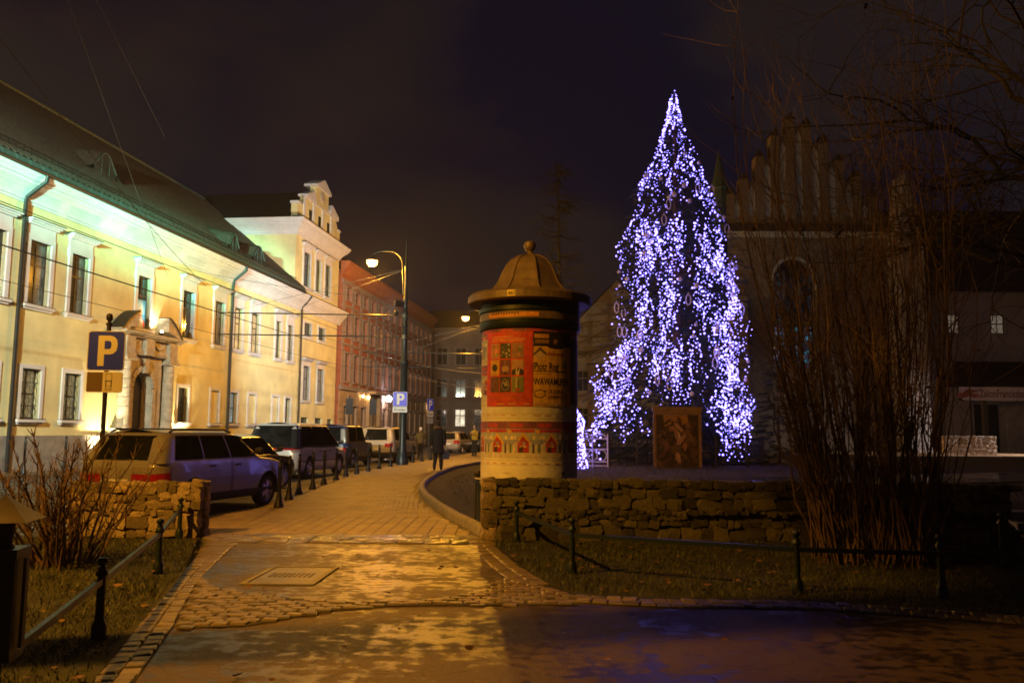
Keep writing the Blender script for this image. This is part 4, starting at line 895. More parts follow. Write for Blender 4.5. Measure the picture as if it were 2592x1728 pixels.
lo = bpy.data.objects.new('portrait_beam', ld); col.objects.link(lo); lo.parent = sl; lo.location = (0, 0, .26); lo.rotation_euler = (R(150), 0, R(20))
for t_, z_, mt, lb in ((42.8, 4.1, 'walllamp', 'globe lamp over the doorway of the red building'), (37.6, 4.0, 'warmlamp', 'left wall lamp on the red building'), (59.8, 3.9, 'warmlamp', 'far wall lamp at the end of the red building'), (36.2, 4.05, 'warmlamp', 'small wall lamp near the gabled wing')):
    t = thing('wall_lantern', lb, 'wall lamp', FW(t_, -.5 if mt == 'walllamp' else -.28, z_), FRZ)
    MB().tube([(0, .5 if mt == 'walllamp' else .28, .15), (0, .1, .32), (0, 0, .25)], .02, 6).build('bracket', M['darkmetal'], t); r_ = .26 if mt == 'walllamp' else .10
    MB().lathe([(0, -r_), (r_*.7, -r_*.7), (r_, 0), (r_*.7, r_*.7), (0, r_)], 12).build('globe', M[mt], t, True)
# ------------------------------------------------------------------ overhead wires
def wire(label, a, b, sag=.1, r=.009, mt='black'):
    a, b = Vector(a), Vector(b); tag(MB().tube([a.lerp(b, k/12)-Vector((0, 0, sag*4*(k/12)*(1-k/12))) for k in range(13)], r, 4).build('overhead_wire', M[mt]), label, 'wire', 'tram wires over the street')
for k, (w, z) in enumerate(((-2.4, 5.6), (-2.4, 6.55), (-5.6, 5.6), (-5.6, 6.55))):
    wire(['lower tram wire nearest the yellow palace', 'upper tram wire nearest the yellow palace', 'lower tram wire nearest the parked cars', 'upper tram wire nearest the parked cars'][k], FW(-24, w, z), FW(66, w, z), .12, .011)
wire('cross wire from facade hook to the near post', FW(11.2, -.05, 8.2), (-6.6, 4.2, 8.4), .4); wire('cross wire from facade hook to the post by the cars', FW(8.1, -.05, 8.55), (-4.7, 36, 7.2), .2)
wire('thin guy wire rising to the upper left sky', FW(7.7, -.1, 8.0), (-13.2, 14, 22), .1, .008, 'frame_dark'); wire('left thin guy wire above the palace roof', FW(5, -1.2, 13.2), (-14.5, 14, 22.5), .1, .008, 'frame_dark')
wire('slack wire crossing in front of the red building', FW(36, -.1, 7.6), (-1.6, 54, 5.2), .3, .010, 'greystone'); wire('long wire from red building to far lamp', FW(33, -.1, 6.6), (1.5, 62, 4.4), .5, .010, 'greystone')
wire('wire between the two tram brackets', (-8.5, 36, 5.6), (-5.5, 54, 5.6), .1, .010, 'rail')
# ------------------------------------------------------------------ bollards
bol = thing('bollard', 'slim dark iron bollard nearest the camera beside the silver estate', 'bollard', (-4.44, 16.07, 0), 0, 'bollards along the parking kerb')
MB().lathe([(.095, 0), (.095, .05), (.07, .10), (.055, .18), (.042, .26), (.038, .30), (.034, .74), (.046, .76), (.046, .79), (.032, .81), (.032, .85), (.02, .87), (.035, .90), (.030, .93), (0, .945)], 10).build('post', M['darkmetal'], bol, True)
BP = [(-4.70, 17.77), (-4.89, 19.32), (-4.96, 20.96), (-5.08, 22.73), (-5.18, 24.79), (-5.27, 26.7), (-5.23, 28.36), (-5.15, 30.12), (-5.07, 32.11), (-4.93, 34.15), (-4.73, 36.21), (-4.53, 38.38), (-4.27, 40.0), (-4.03, 41.93), (-2.31, 56.58)]
ORD = ['second', 'third', 'fourth', 'fifth', 'sixth', 'seventh', 'eighth', 'ninth', 'tenth', 'eleventh', 'twelfth', 'thirteenth', 'fourteenth', 'fifteenth']
for i, (x, y) in enumerate(BP):
    c = copy_tree(bol); c.location = (x, y, 0); c['label'] = f'slim dark iron bollard, {ORD[i]} from the camera along the kerb' if i < 14 else 'far slim bollard beside the person in yellow'
for i, t_ in enumerate((-1.6, .35, 2.4)):
    c = copy_tree(bol); c.location = FW(t_, -1.0, .04); c.scale = (1, 1, 1.25); c['group'] = 'bollards before the palace'; c['label'] = ['bollard before the palace behind the left bush, leftmost', 'middle bollard before the palace behind the left bush', 'bollard before the palace nearest the portal'][i]
# ------------------------------------------------------------------ signs
def sign_plate(t, w, h, z0, draw, y=-.03, x=0.):
    MB().prism([(x-w/2+.03, z0), (x+w/2-.03, z0), (x+w/2, z0+.03), (x+w/2, z0+h-.03), (x+w/2-.03, z0+h), (x-w/2+.03, z0+h), (x-w/2, z0+h-.03), (x-w/2, z0+.03)], y, y+.012, 'XZ').build('plate', M['steel'], t)
    p = Print(); draw(p, x-w/2, z0, w, h); p.build('print', M['signprint'], lambda a, b, k: (a, y-.002-k, b), t)
WH = (.78, .76, .70); BL = (.020, .045, 1.0)
def park(p, x, z, w, h):
    p.rrect(x, x+w, z, z+h, .05*w/.6, WH); p.rrect(x+.02*w, x+w*.98, z+.018*h, z+h*.982, .045*w/.6, BL)
    X = lambda u: x+u*w; Z = lambda v: z+v*h
    out = [(.28, .12), (.28, .88), (.60, .88), (.70, .855), (.77, .79), (.795, .70), (.795, .59), (.77, .50), (.70, .435), (.60, .41), (.45, .41), (.45, .12)]
    p.poly([(X(a), Z(b)) for a, b in out], WH); p.poly([(X(a), Z(b)) for a, b in ((.45, .54), (.58, .54), (.625, .57), (.635, .62), (.635, .68), (.615, .73), (.57, .75), (.45, .75))], BL)
def carplate(p, x, z, w, h):
    p.rrect(x, x+w, z, z+h, .03, WH); p.rrect(x+.012, x+w-.012, z+.012, z+h-.012, .03, (.5, .36, .16)); 
    p.rect(x+.012, x+w*.45, z+.012, z+h-.012, (.17, .12, .07)); p.rect(x+w*.45, x+w-.012, z+.012, z+h-.012, (.74, .71, .63))
    K = (.10, .08, .05)
    def fr(a, b, c, d, s=.008): p.rect(a, b, c, c+s, K); p.rect(a, b, d-s, d, K); p.rect(a, a+s, c, d, K); p.rect(b-s, b, c, d, K)
    cx = x+w*.62; fr(cx-.055, cx+.055, z+.035, z+h-.03); fr(cx-.045, cx+.045, z+.10, z+.20); p.rect(cx-.06, cx+.06, z+.195, z+.208, K); p.rect(cx-.05, cx+.05, z+.06, z+.066, K)
sg1 = thing('parking_sign', 'blue parking sign with car plate on a post by the silver estate', 'sign', (-7.12, 14.5, -.07), R(3))
MB().lathe([(.038, 0), (.038, 3.36), (.055, 3.37), (.055, 3.40), (.03, 3.42), (.03, 3.44), (.055, 3.47), (.06, 3.52), (.045, 3.565), (0, 3.58)], 10).build('post', M['darkmetal'], sg1, True)
sign_plate(sg1, .64, .70, 2.56, park, -.06); sign_plate(sg1, .62, .36, 2.18, carplate, -.06)
def koniec(p, x, z, w, h): p.rrect(x, x+w, z, z+h, .02, (.70, .70, .70)); p.text('Koniec', x+w/2, z+h*.30, h*.62, (.05, .05, .05), True, w*.8, True)
sg2 = thing('parking_sign', 'blue parking sign with Koniec plate on the tall lamp post', 'sign', (-4.80, 35.7, -.07), 0)
sign_plate(sg2, .62, .62, 2.58, park, -.05); sign_plate(sg2, .62, .24, 2.32, koniec, -.05)
MB().tube([(.05, .02, 2.3), (.05, .02, 3.15)], .03, 6).build('bracket', M['steel'], sg2)
sg3 = thing('parking_sign', 'narrow far parking sign near the pedestrian in dark coat', 'sign', (-4.35, 44.0, 0), R(62))
MB().tube([(0, 0, 0), (0, 0, 3.4)], .035, 8).build('post', M['darkmetal'], sg3); sign_plate(sg3, .6, .6, 2.55, park, -.05); sign_plate(sg3, .6, .3, 2.2, koniec, -.05); sign_plate(sg3, .6, .3, 1.85, lambda p, x, z, w, h: p.rrect(x, x+w, z, z+h, .02, (.35, .35, .4)), -.05)
for i, (x, y) in enumerate(((-8.6, 44), (-7.6, 45.5))):
    t = thing('traffic_sign', ['dark back of a traffic sign left of the doorway', 'dark back of a traffic sign at the doorway'][i], 'sign', (x, y, 0), R(8)); MB().tube([(0, 0, 0), (0, 0, 3.3)], .035, 8).build('post', M['darkmetal'], t); MB().bx(-.19, .19, -.04, -.02, 2.3, 3.15).build('plate', M['black'], t)
# ------------------------------------------------------------------ low fences
def fpost(par, x, y, h=.56):
    MB().lathe([(.052, 0), (.052, .09), (.038, .12), (.031, .15), (.028, h-.14), (.042, h-.13), (.042, h-.105), (.028, h-.09), (.03, h-.07), (.018, h-.065), (.036, h-.045), (.04, h-.03), (.03, h-.008), (0, h)], 12, (x, y, 0)).build('post', M['greeniron'], par, True)
def fence(label, P, hs, z=.40, rail=True):
    t = thing('low_fence', label, 'fence', (0, 0, .012))
    for (x, y), h in zip(P, hs):
        if h: fpost(t, x, y, h)
    for a, b in zip(P[:-1], P[1:]):
        a_, b_ = Vector((*a, z)), Vector((*b, z)); d = (b_-a_).normalized(); n_ = Vector((-d.y, d.x, 0)); m = MB(); w, h = .016, .021
        m.add([tuple(p+n_*s*w+Vector((0, 0, q*h))) for p in (a_, b_) for s, q in ((-1, -1), (1, -1), (1, 1), (-1, 1))], [(0, 1, 2, 3), (7, 6, 5, 4)]+[(i, (i+1) % 4, 4+(i+1) % 4, 4+i) for i in range(4)]); m.build('rail', M['greeniron'], t)
    return t
fence('low iron fence along the left lawn', [(-1.98, 2.0), (-2.36, 3.9), (-2.92, 6.06), (-3.62, 8.70), (-4.5, 11.45)], [0, 0, .57, .56, .55])
fence('low iron fence around the lawn below the long wall', [(.08, 11.3), (.65, 8.89), (2.69, 7.93), (3.95, 7.75), (5.6, 7.4)], [.56, .58, .58, .58, .58])
fence('low iron fence beside the stone steps on the right', [(5.6, 9.6), (6.1, 8.6), (6.3, 7.4)], [.6, .6, .6])
# ash bin with pyramid lid on the fence line
bn_ = thing('litter_bin', 'dark iron bin with pyramid lid at the left edge', 'bin', (-2.345, 3.9, 0), R(12))
m = MB(); q = .135; m.add([(-q, -q, 1.07), (q, -q, 1.07), (q, q, 1.07), (-q, q, 1.07), (0, 0, 1.185)], [(0, 1, 4), (1, 2, 4), (2, 3, 4), (3, 0, 4), (3, 2, 1, 0)]); m.build('lid', M['columnroof'], bn_)
MB().lathe([(.03, 0), (.03, .5)], 10).build('post', M['greeniron'], bn_); MB().lathe([(.055, .94), (.04, .97), (.045, 1.02), (.05, 1.068)], 12).build('neck', M['greeniron'], bn_)
m = MB(); m.bx(-.085, .085, -.085, .085, .46, .93); m.build('body', M['greeniron'], bn_); MB().bx(-.092, .092, -.092, .092, .90, .945).build('band', M['greeniron'], bn_); MB().bx(-.09, .09, -.09, .09, .45, .475).build('band', M['greeniron'], bn_); MB().bx(.098, .112, -.02, .02, .5, .9).build('hinge_bar', M['darkmetal'], bn_)
pp = thing('iron_post', 'plain iron post beside the end of the long wall', 'post', (-.52, 13.3, .0)); MB().lathe([(.05, 0), (.045, .8), (.07, .82), (.06, .86), (0, .88)], 10).build('shaft', M['darkmetal'], pp, True)

# ------------------------------------------------------------------ advertising column
CXc, CYc, CR = .275, 12.9, .745
ac = thing('advertising_column', 'round poster column with bell shaped roof behind the stone wall', 'advertising column', (CXc, CYc, 0))
MB().lathe([(.80, -.05), (.80, .70), (.84, .72), (.84, .775), (.76, .78)], 48).build('base', M['greeniron'], ac)
MB().lathe([(CR, .77), (CR, 3.06)], 64).build('drum', M['paper'], ac, True)
MB().lathe([(.775, 3.03), (.79, 3.05), (.79, 3.14), (.77, 3.15), (.77, 3.29), (.80, 3.30), (.80, 3.36), (.77, 3.38), (.77, 3.46)], 56).build('collar', M['greeniron'], ac, True)
MB().lathe([(.785, 3.165), (.785, 3.275)], 56).build('collar_band', M['columnroof'], ac, True)
MB().lathe([(.78, 3.44), (.94, 3.44), (.97, 3.46), (.97, 3.56), (.93, 3.60), (.66, 3.64)], 56).build('eaves', M['columnroof'], ac, False)
dome = MB(); DP = [(.66, 3.63), (.58, 3.70), (.50, 3.82), (.44, 3.96), (.38, 4.08), (.30, 4.18), (.18, 4.25), (.07, 4.275)]
dome.lathe(DP, 8, rot=R(12)); dm = dome.build('dome', M['columnroof'], ac)
for k in range(8):
    a = 2*math.pi*k/8+R(12); MB().tube([(r*math.cos(a)*1.005, r*math.sin(a)*1.005, z) for r, z in DP], .014, 5).build('rib', M['columnroof'], dm)
MB().lathe([(.07, 4.26), (.05, 4.31), (.04, 4.335), (.08, 4.36), (.10, 4.42), (.08, 4.48), (0, 4.51)], 14).build('finial', M['columnroof'], ac, True)
def cyl(r): return lambda u, z, k: ((r+k)*math.sin(u/r), -(r+k)*math.cos(u/r), z)
random.seed(11)
def market(p, x, z, w, h):                                        # winter market poster strip
    p.k = 0; p.rect(x, x+w, z, z+h, (.38, .40, .46)); p.rect(x, x+w, z+h*.80, z+h, (.22, .07, .13)); p.rect(x+.02, x+w-.02, z+h*.70, z+h*.79, (.42, .05, .08))
    p.rect(x+.02, x+w*.55, z+h*.84, z+h*.95, (.45, .06, .08)); p.ell(x+w*.06, z+h*.72, .032, .034, (.55, .26, .05)); p.ell(x+w*.06, z+h*.72, .02, .022, (.75, .45, .10))
    p.poly([(x, z), (x+w, z), (x+w, z+h*.18), (x+w*.6, z+h*.14), (x, z+h*.2)], (.55, .50, .46)); p.poly([(x, z+h*.35), (x+w*.4, z+h*.42), (x+w, z+h*.36), (x+w, z+h*.5), (x, z+h*.5)], (.26, .27, .42))
    c = x+w*.55
    p.poly([(c-.085, z+h*.16), (c+.085, z+h*.16), (c+.085, z+h*.42), (c, z+h*.60), (c-.085, z+h*.42)], (.40, .03, .03))
    p.poly([(c-.125, z+h*.42), (c-.105, z+h*.36), (c, z+h*.60), (c+.105, z+h*.36), (c+.125, z+h*.42), (c, z+h*.70)], (.62, .38, .08)); p.rect(c-.06, c+.0, z+h*.16, z+h*.32, (.05, .03, .03)); p.ell(c+.01, z+h*.40, .03, .03, (.30, .22, .30)); p.rect(c-.05, c+.05, z+h*.30, z+h*.34, (.6, .4, .12))
    for dx, cc in ((-.19, (.12, .18, .08)), (.15, (.07, .05, .10)), (-.14, (.62, .50, .38)), (.19, (.55, .48, .42))): p.rect(x+w*.55+dx-.015, x+w*.55+dx+.015, z+h*.14, z+h*.38, cc)
    for dx in (-.17, -.12, .16): p.ell(c+dx, z+h*.56, .02, .03, (.72, .62, .45))
W_ = 2*math.pi*CR; nP = 11; pw_ = W_/nP
for row, z0 in enumerate((1.10, 1.95, 2.50)):
    p = Print()
    for k in range(nP): market(p, -W_/2+k*pw_+row*.13-.12, z0, pw_-.004, .54)
    p.build('poster_strip', M['print'], cyl(CR+.0015), ac, .07, .00008)
p = Print()
for z in (.80, 1.00, 1.07, 1.68, 1.75, 1.88): p.rect(-2.2, 2.2, z, z+.006, (.42, .34, .27))
for k in range(26):
    x = -2.1+k*.165; p.rect(x, x+random.uniform(.06, .12), 1.72, 1.735, (.60, .30, .18) if k % 3 else (.62, .50, .30)); p.rect(x, x+.08, 1.02, 1.035, (.58, .30, .20))
p.poly([(.50, .90), (.57, .90), (.55, .86), (.53, .845)], (.04, .03, .03)); p.rect(-.42, -.3, .885, .890, (.35, .28, .2)); p.rect(.40, .50, .838, .842, (.35, .28, .2))
p.build('paper_lines', M['print'], cyl(CR+.001), ac, .07, .00008)
# red poster with nine pictures
rp2 = Print(); x0, x1, z0, z1 = -.775, .035, 1.86, 2.97; RED = (.60, .060, .020); w = x1-x0; h = z1-z0
rp2.rect(x0, x1, z0, z1, RED)
for a, b, c in ((.14, .62, .925), (.14, .85, .895), (.14, .85, .87)): rp2.rect(x0+w*a, x0+w*b, z0+h*c, z0+h*(c+.014), (.70, .28, .12))
tile = [(.50, .24, .11), (.06, .06, .05), (.32, .16, .10), (.62, .36, .03), (.16, .05, .07), (.48, .26, .15), (.16, .08, .05), (.045, .04, .06), (.20, .20, .07)]
for i in range(9):
    r_, c_ = divmod(i, 3); a = x0+w*(.12+.245*c_); b = a+w*.225; d = z0+h*(.64-.225*r_); e2 = d+h*.205; rp2.rect(a, b, d, e2, tile[i]); mx, mz = (a+b)/2, (d+e2)/2; W3 = b-a; H3 = e2-d
    if i == 1:
        for k in range(16): rp2.ell(a+random.uniform(.02, W3-.02), d+random.uniform(.02, H3-.02), random.uniform(.008, .02), random.uniform(.01, .02), random.choice([(.45, .36, .2), (.2, .16, .1), (.32, .28, .18)]))
    if i in (0, 2, 6):
        for k in range(7): rp2.ell(a+random.uniform(.03, W3-.03), d+random.uniform(.03, H3-.03), random.uniform(.012, .03), random.uniform(.02, .04), tuple(q*random.uniform(.4, 1.6) for q in tile[i]))
    if i == 3: rp2.ell(mx, mz, .055, .055, (.035, .03, .02)); rp2.ell(mx+.015, mz+.005, .012, .02, (.1, .08, .03))
    if i == 4: rp2.ell(mx, mz-.02, .06, .05, (.45, .27, .16)); rp2.rect(mx-.01, mx+.01, mz+.02, e2-.01, (.3, .15, .15)); rp2.ell(mx, d+.03, .02, .025, (.06, .02, .02))
    if i == 5: rp2.poly([(a, d), (a, d+.07), (mx-.02, d+.10), (mx+.02, d+.10), (b, d+.07), (b, d)], (.03, .02, .03)); rp2.poly([(mx-.03, d), (mx-.03, d+.10), (mx+.03, d+.10), (mx+.02, d)], (.62, .50, .35)); rp2.ell(mx, mz+.03, .038, .05, (.46, .25, .16)); rp2.poly([(mx-.02, d+.095), (mx+.02, d+.105), (mx+.02, d+.09), (mx-.02, d+.10)], (.02, .01, .02))
    if i == 7: rp2.ell(mx, mz-.01, .065, .085, (.40, .28, .18)); rp2.ell(mx, mz-.01, .057, .076, (.04, .035, .06)); [rp2.ell(mx+dx, mz+dz, .014, .014, (.45, .36, .25)) for dx, dz in ((-.02, .02), (.02, .025), (0, -.01), (.025, -.01))]
    if i == 8: rp2.rect(mx-.03, mx-.005, d+.06, e2-.01, (.50, .42, .18)); rp2.rect(mx+.005, mx+.02, d+.05, e2-.05, (.05, .06, .03)); rp2.ell(mx, d+.03, .04, .02, (.4, .06, .04))
for k in range(7): rp2.rect(x0+w*.13, x0+w*(.84 if k % 2 else .80), z0+h*(.175-.017*k), z0+h*(.179-.017*k), (.68, .16, .08))
for a, b in ((.30, .47), (.54, .68), (.83, .95)): rp2.rect(x0+w*a, x0+w*b, z0+h*.022, z0+h*.036, (.72, .42, .12))
rp2.build('red_poster', M['print'], cyl(CR+.0085), ac, .07, .00008)
# orange and black concert poster
yp = Print(); x0, x1 = .045, .70; w = x1-x0; OR = (.72, .42, .050); K = (.022, .016, .010)
yp.rect(x0, x1, z0, z1, OR); yp.rect(x0, x1, z0+h*.80, z1, K); yp.ell(x0+w*.55, z0+h*.80, w*.22, .035, K); yp.rect(x0+.01, x0+w*.36, z0+h*.91, z0+h*.965, (.50, .26, .03)); yp.rect(x0+.02, x0+w*.36, z0+h*.84, z0+h*.89, (.28, .15, .03))
yp.ell(x0+w*.53, z0+h*.865, .035, .038, (.42, .22, .04)); yp.ell(x0+w*.53, z0+h*.858, .02, .015, (.12, .06, .02))
yp.poly([(x0, z0+h*.70), (x0+w*.15, z0+h*.79), (x0+w*.30, z0+h*.71), (x0+w*.30, z0+h*.675), (x0+w*.15, z0+h*.74), (x0, z0+h*.67)], (.10, .09, .12)); yp.ell(x0+w*.15, z0+h*.67, .06, .05, (.55, .42, .28))
yp.rect(x0+w*.33, x0+w*.75, z0+h*.68, z0+h*.715, (.42, .14, .05)); yp.ell(x0+w*.82, z0+h*.56, .055, .07, (.36, .34, .06))
yp.text('Piotr Rog', x0+.005, z0+h*.485, .155, K, True, w*.60); yp.rect(x0, x0+w*.9, z0+h*.462, z0+h*.474, K)
yp.text('WAWAMUFFIN', x0+.005, z0+h*.285, .145, K, True, w*.93); yp.rect(x0+.01, x0+w*.4, z0+h*.43, z0+h*.437, (.35, .16, .03))
yp.ell(x0+w*.15, z0+h*.165, .085, .062, K); yp.ell(x0+w*.15, z0+h*.165, .074, .050, OR); yp.poly([(x0+.01, z0+h*.13), (x0+.03, z0+h*.125), (x0+w*.30, z0+h*.205), (x0+w*.27, z0+h*.215)], K)
yp.text('ODDZIAŁ', x0+w*.33, z0+h*.175, .075, (.20, .10, .02), True, w*.45); yp.text('ZAMKNIĘTY', x0+w*.33, z0+h*.105, .075, (.20, .10, .02), True, w*.55); yp.rect(x0, x0+w*.60, z0+.008, z0+h*.045, (.60, .42, .26)); yp.rect(x0+.02, x0+w*.3, z0+.018, z0+h*.03, (.5, .15, .08))
yp.build('concert_poster', M['print'], cyl(CR+.0085), ac, .07, .00008)
dp = Print(); dp.rect(.705, 1.25, 1.9, 2.9, (.10, .07, .05)); dp.rect(.73, 1.2, 2.0, 2.4, (.16, .11, .07)); dp.rect(.73, 1.2, 2.5, 2.85, (.06, .05, .05)); dp.build('brown_poster', M['print'], cyl(CR+.008), ac, .07, .00008)
bp2 = Print(); bp2.rect(-.72, .12, 3.19, 3.255, (.62, .26, .03))
for k in range(11): bp2.rect(-.66+k*.045, -.66+k*.045+.03, 3.225, 3.262, (.10, .05, .02))
bp2.build('collar_lettering', M['print'], cyl(.787), ac, .07, .00008)
np_ = Print(); np_.rect(-.36, -.235, 3.465, 3.56, (.62, .50, .10)); np_.text('461', -.2975, 3.485, .075, (.03, .02, .02), True, .10, True); np_.build('number_plate', M['print'], cyl(.972), ac, .07, .0006)
# ------------------------------------------------------------------ parked cars
def outline(xr, xf, w, rr, rf, ns=72):
    """half outline, rear centre -> right side -> front centre (y <= 0)"""
    P = [(xr, -(w-rr)*k/4) for k in range(4)]
    P += [(xr+rr-rr*math.cos(a), -(w-rr)-rr*math.sin(a)) for a in np.linspace(0, math.pi/2, 7)]
    P += [(lerp(xr+rr, xf-rf, k/(ns+1)), -w) for k in range(1, ns+1)]
    P += [(xf-rf+rf*math.sin(a), -(w-rf)-rf*math.cos(a)) for a in np.linspace(0, math.pi/2, 7)]
    P += [(xf, -(w-rf)*(3-k)/4) for k in range(4)]
    return P
def car(name, label, loc, rz, body, L, W, zt, cab, roof, wr, wb, wins, rear_s=(.10, .90), lower=None, tail=None, rails=False, dark_rear=False, two=None, plate=True, back=0., handles=(), zs=.24, spare=False, roofm=None):
    t = thing(name, label, 'car', loc, rz, 'cars parked along the kerb')
    hw = W/2; lev = [0, .08, .2, .38, .55, .72, .86, .95, 1.0]; LV = sorted(set(lev+[round(q, 3) for q in np.linspace(0, 1, 27)])); wf = [.90, .955, .985, 1.0, 1.0, .99, .975, .96, .93]; ei = [.10, .05, .01, 0, 0, .015, .035, .06, .09]
    ztf = lambda x: interp(x, [p[0] for p in zt], [p[1] for p in zt])
    def brow(s):
        w = interp(s, lev, wf)*hw; e = interp(s, lev, ei)
        out = []
        for x, y in outline(-L/2+e, L/2-e*1.1, w, .22, .34):
            k = 1-.06*max(0, (abs(x)-L*.36)/(L*.14))**2 if abs(y) > .3 else 1
            z = zs+s*(ztf(x)-zs); out.append((x, y*k, z))
        return out
    rows = [brow(s) for s in LV]; n = len(rows[0])
    wx = (-wb/2-back, wb/2-back); ra = wr+.065
    bm = bmesh.new()
    for sd in (1, -1):
        G = [[bm.verts.new((x, y*sd, z)) for x, y, z in r] for r in rows]
        for i in range(len(rows)-1):
            for j in range(n-1):
                vs = [G[i][j], G[i][j+1], G[i+1][j+1], G[i+1][j]]; c = sum((v.co for v in vs), Vector())/4
                if abs(c.y) > hw*.7 and any((c.x-x)**2+(c.z-wr)**2 < ra**2 for x in wx): continue
                bm.faces.new(vs if sd == 1 else vs[::-1])
        for r in G:
            for v in r:
                for x in wx:
                    d = Vector((v.co.x-x, 0, v.co.z-wr))
                    if abs(v.co.y) > hw*.7 and abs(d.length-ra) < .036 and d.length > .1: d = d.normalized()*ra; v.co.x = x+d.x; v.co.z = wr+d.z
    top = rows[-1][3:n-3]; prev = None
    for x, y, z in top:
        r = [bm.verts.new((x, y*q, z+.035*(1-q*q))) for q in (1, .85, .55, .2, -.2, -.55, -.85, -1)]
        if prev: [bm.faces.new((prev[k], r[k], r[k+1], prev[k+1])) for k in range(7)]
        prev = r
    bmesh.ops.remove_doubles(bm, verts=bm.verts, dist=.0008); bmesh.ops.delete(bm, geom=[v for v in bm.verts if not v.link_faces], context='VERTS'); bmesh.ops.recalc_face_normals(bm, faces=bm.faces)
    me = bpy.data.meshes.new('body'); bm.to_mesh(me); bm.free(); me.shade_smooth(); bo = obj('body', me, M[body], t)
    MB().bx(-L/2+.25, L/2-.3, -hw*.72, hw*.72, zs-.02, .62).build('underbody', M['black'], t)
    for x in wx:
        for sd in (-1, 1): MB().lathe([(ra-.005, 0), (ra-.005, .24), (.05, .25)], 20, (x, sd*(hw-.27) if sd > 0 else -(hw-.27), wr), 'Y').build('wheel_well', M['black'], t) if False else None
    # cabin
    xrb, xrt, xft, xfb, wbt, wtp = cab
    zb0 = max(p[1] for p in zt)-.06; sl = [0, .2, .4, .6, .8, .91, .97, 1.0]; ext = [0, 0, 0, 0, 0, .012, .035, .085]
    cx = lambda s: (lerp(xrb, xrt, s), lerp(xfb, xft, s), lerp(wbt, wtp, s**1.2)); cz = lambda s: lerp(zb0, roof-.05, s)
    m = MB(); RW = []
    for s, e in zip(sl, ext):
        a, b, w = cx(s); RW.append([(x, y, cz(s)) for x, y in outline(a+e, b-e, w-e*.8, .13, .16, 22)])
    for sd in (1, -1): m.grid([[(x, y*sd, z) for x, y, z in r] for r in RW[:-3]])
    m.build('cabin', M[two or body], t, True); m = MB()
    m.grid([[(x, y*q, z+.05*(1-q*q*.999)) for q in (1, .9, .7, .35, 0, -.35, -.7, -.9, -1)] for x, y, z in RW[-1][3:len(RW[-1])-3]])
    for sd in (1, -1): m.grid([[(x, y*sd, z) for x, y, z in r] for r in RW[-4:]])
    m.build('roof', M[roofm or body], t, True)
    def pane(nm, F, s0, s1, mt='carglass', nu=7, nv=6):
        q = MB(); q.grid([[F(u/nu, lerp(s0, s1, v/nv)) for u in range(nu+1)] for v in range(nv+1)]); return q.build(nm, M[mt], t, True)
    for a0, b0, a1, b1 in wins:
        for sd in (-1, 1):
            def F(u, s, sd=sd):
                k = (s-.10)/(.90-.10); x = lerp(lerp(a0, a1, k), lerp(b0, b1, k), u); return (x, sd*(cx(s)[2]+.006), cz(s))
            pane('window', F, .10, .90)
    pane('rear_window', lambda u, s: (cx(s)[0]-.008+.03*abs(2*u-1)**4, (2*u-1)*(cx(s)[2]-(.03 if dark_rear else .075)), cz(s)), *rear_s)
    pane('windscreen', lambda u, s: (cx(s)[1]+.008-.03*abs(2*u-1)**4, (2*u-1)*(cx(s)[2]-.09), cz(s)), .12, .92)
    def patch(nm, j0, j1, s0, s1, mt, off=.008, both=True, par=None):
        for sd in ((1, -1) if both else (1,)):
            q = MB(); rr = []
            for s in np.linspace(s0, s1, 4):
                b = brow(s); r_ = []
                for j in range(j0, j1+1):
                    p0, p1 = Vector(b[max(j-1, 0)]), Vector(b[min(j+1, n-1)]); d = (p1-p0); nn = Vector((d.y, -d.x, 0)).normalized() if d.length else Vector((0, 0, 0))
                    r_.append((Vector(b[j])+Vector((nn.x, nn.y, 0))*off)*1.0)
                rr.append([(p.x, p.y*sd, p.z) for p in r_])
            q.grid(rr); q.build(nm, M[mt], par or t, True)
    if tail: [patch(*a) for a in tail]
    if lower: patch('sill_trim', 0, n-1, 0, lower, 'plastic', .004)
    def seam(x, s0, s1, wd=.007):
        for sd in (1, -1):
            q = MB(); rr = []
            for s in np.linspace(s0, s1, 10):
                b = [p for p in brow(s)[8:n-8]]; xs_ = [p[0] for p in b]; y = interp(x, xs_, [p[1] for p in b]); z = interp(x, xs_, [p[2] for p in b]); rr.append([(x-wd, (y-.003)*sd, z), (x+wd, (y-.003)*sd, z)])
            q.grid(rr); q.build('panel_seam', M['black'], t)
    for x in sorted({round(v, 2) for w_ in wins for v in (w_[0], w_[1])})[1:]:
        if all(abs(x-q) > wr+.1 for q in wx): seam(x, .12, .98)
    patch('rub_strip', 12, n-12, .40, .44, 'plastic', .006) if not lower else None
    patch('tailgate_seam', 0, 6, .50, .512, 'black', .010)
    if rails: MB().tube([(xrb-.02, .1, zb0+.12), (lerp(xrb, xrt, .35)-.03, .28, lerp(zb0, roof, .38))], .010, 5).build('rear_wiper', M['plastic'], t)
    patch('headlight', n-10, n-4, .62, .86, 'clearlens', .006)
    if plate: MB().bx(-L/2-.028, -L/2-.012, -.26, .26, zs+.36, zs+.47).build('number_plate', M['whitepaint'], t)
    for x in handles:
        for sd in (-1, 1): MB().bx(x-.09, x+.09, sd*hw*.985-.02, sd*hw*.985+.025, ztf(x)-.16, ztf(x)-.125).build('door_handle', M['plastic'], t)
    for sd in (-1, 1):
        q = MB(); yy = sd*(wbt+.14); q.lathe([(0, -.09), (.05, -.075), (.068, 0), (.05, .075), (0, .09)], 10, (xfb-.42, yy, zb0+.17), 'Y'); q.box((xfb-.42, sd*(wbt+.03), zb0+.12), (.08, .16, .04)); q.build('mirror', M['plastic'], t, True)
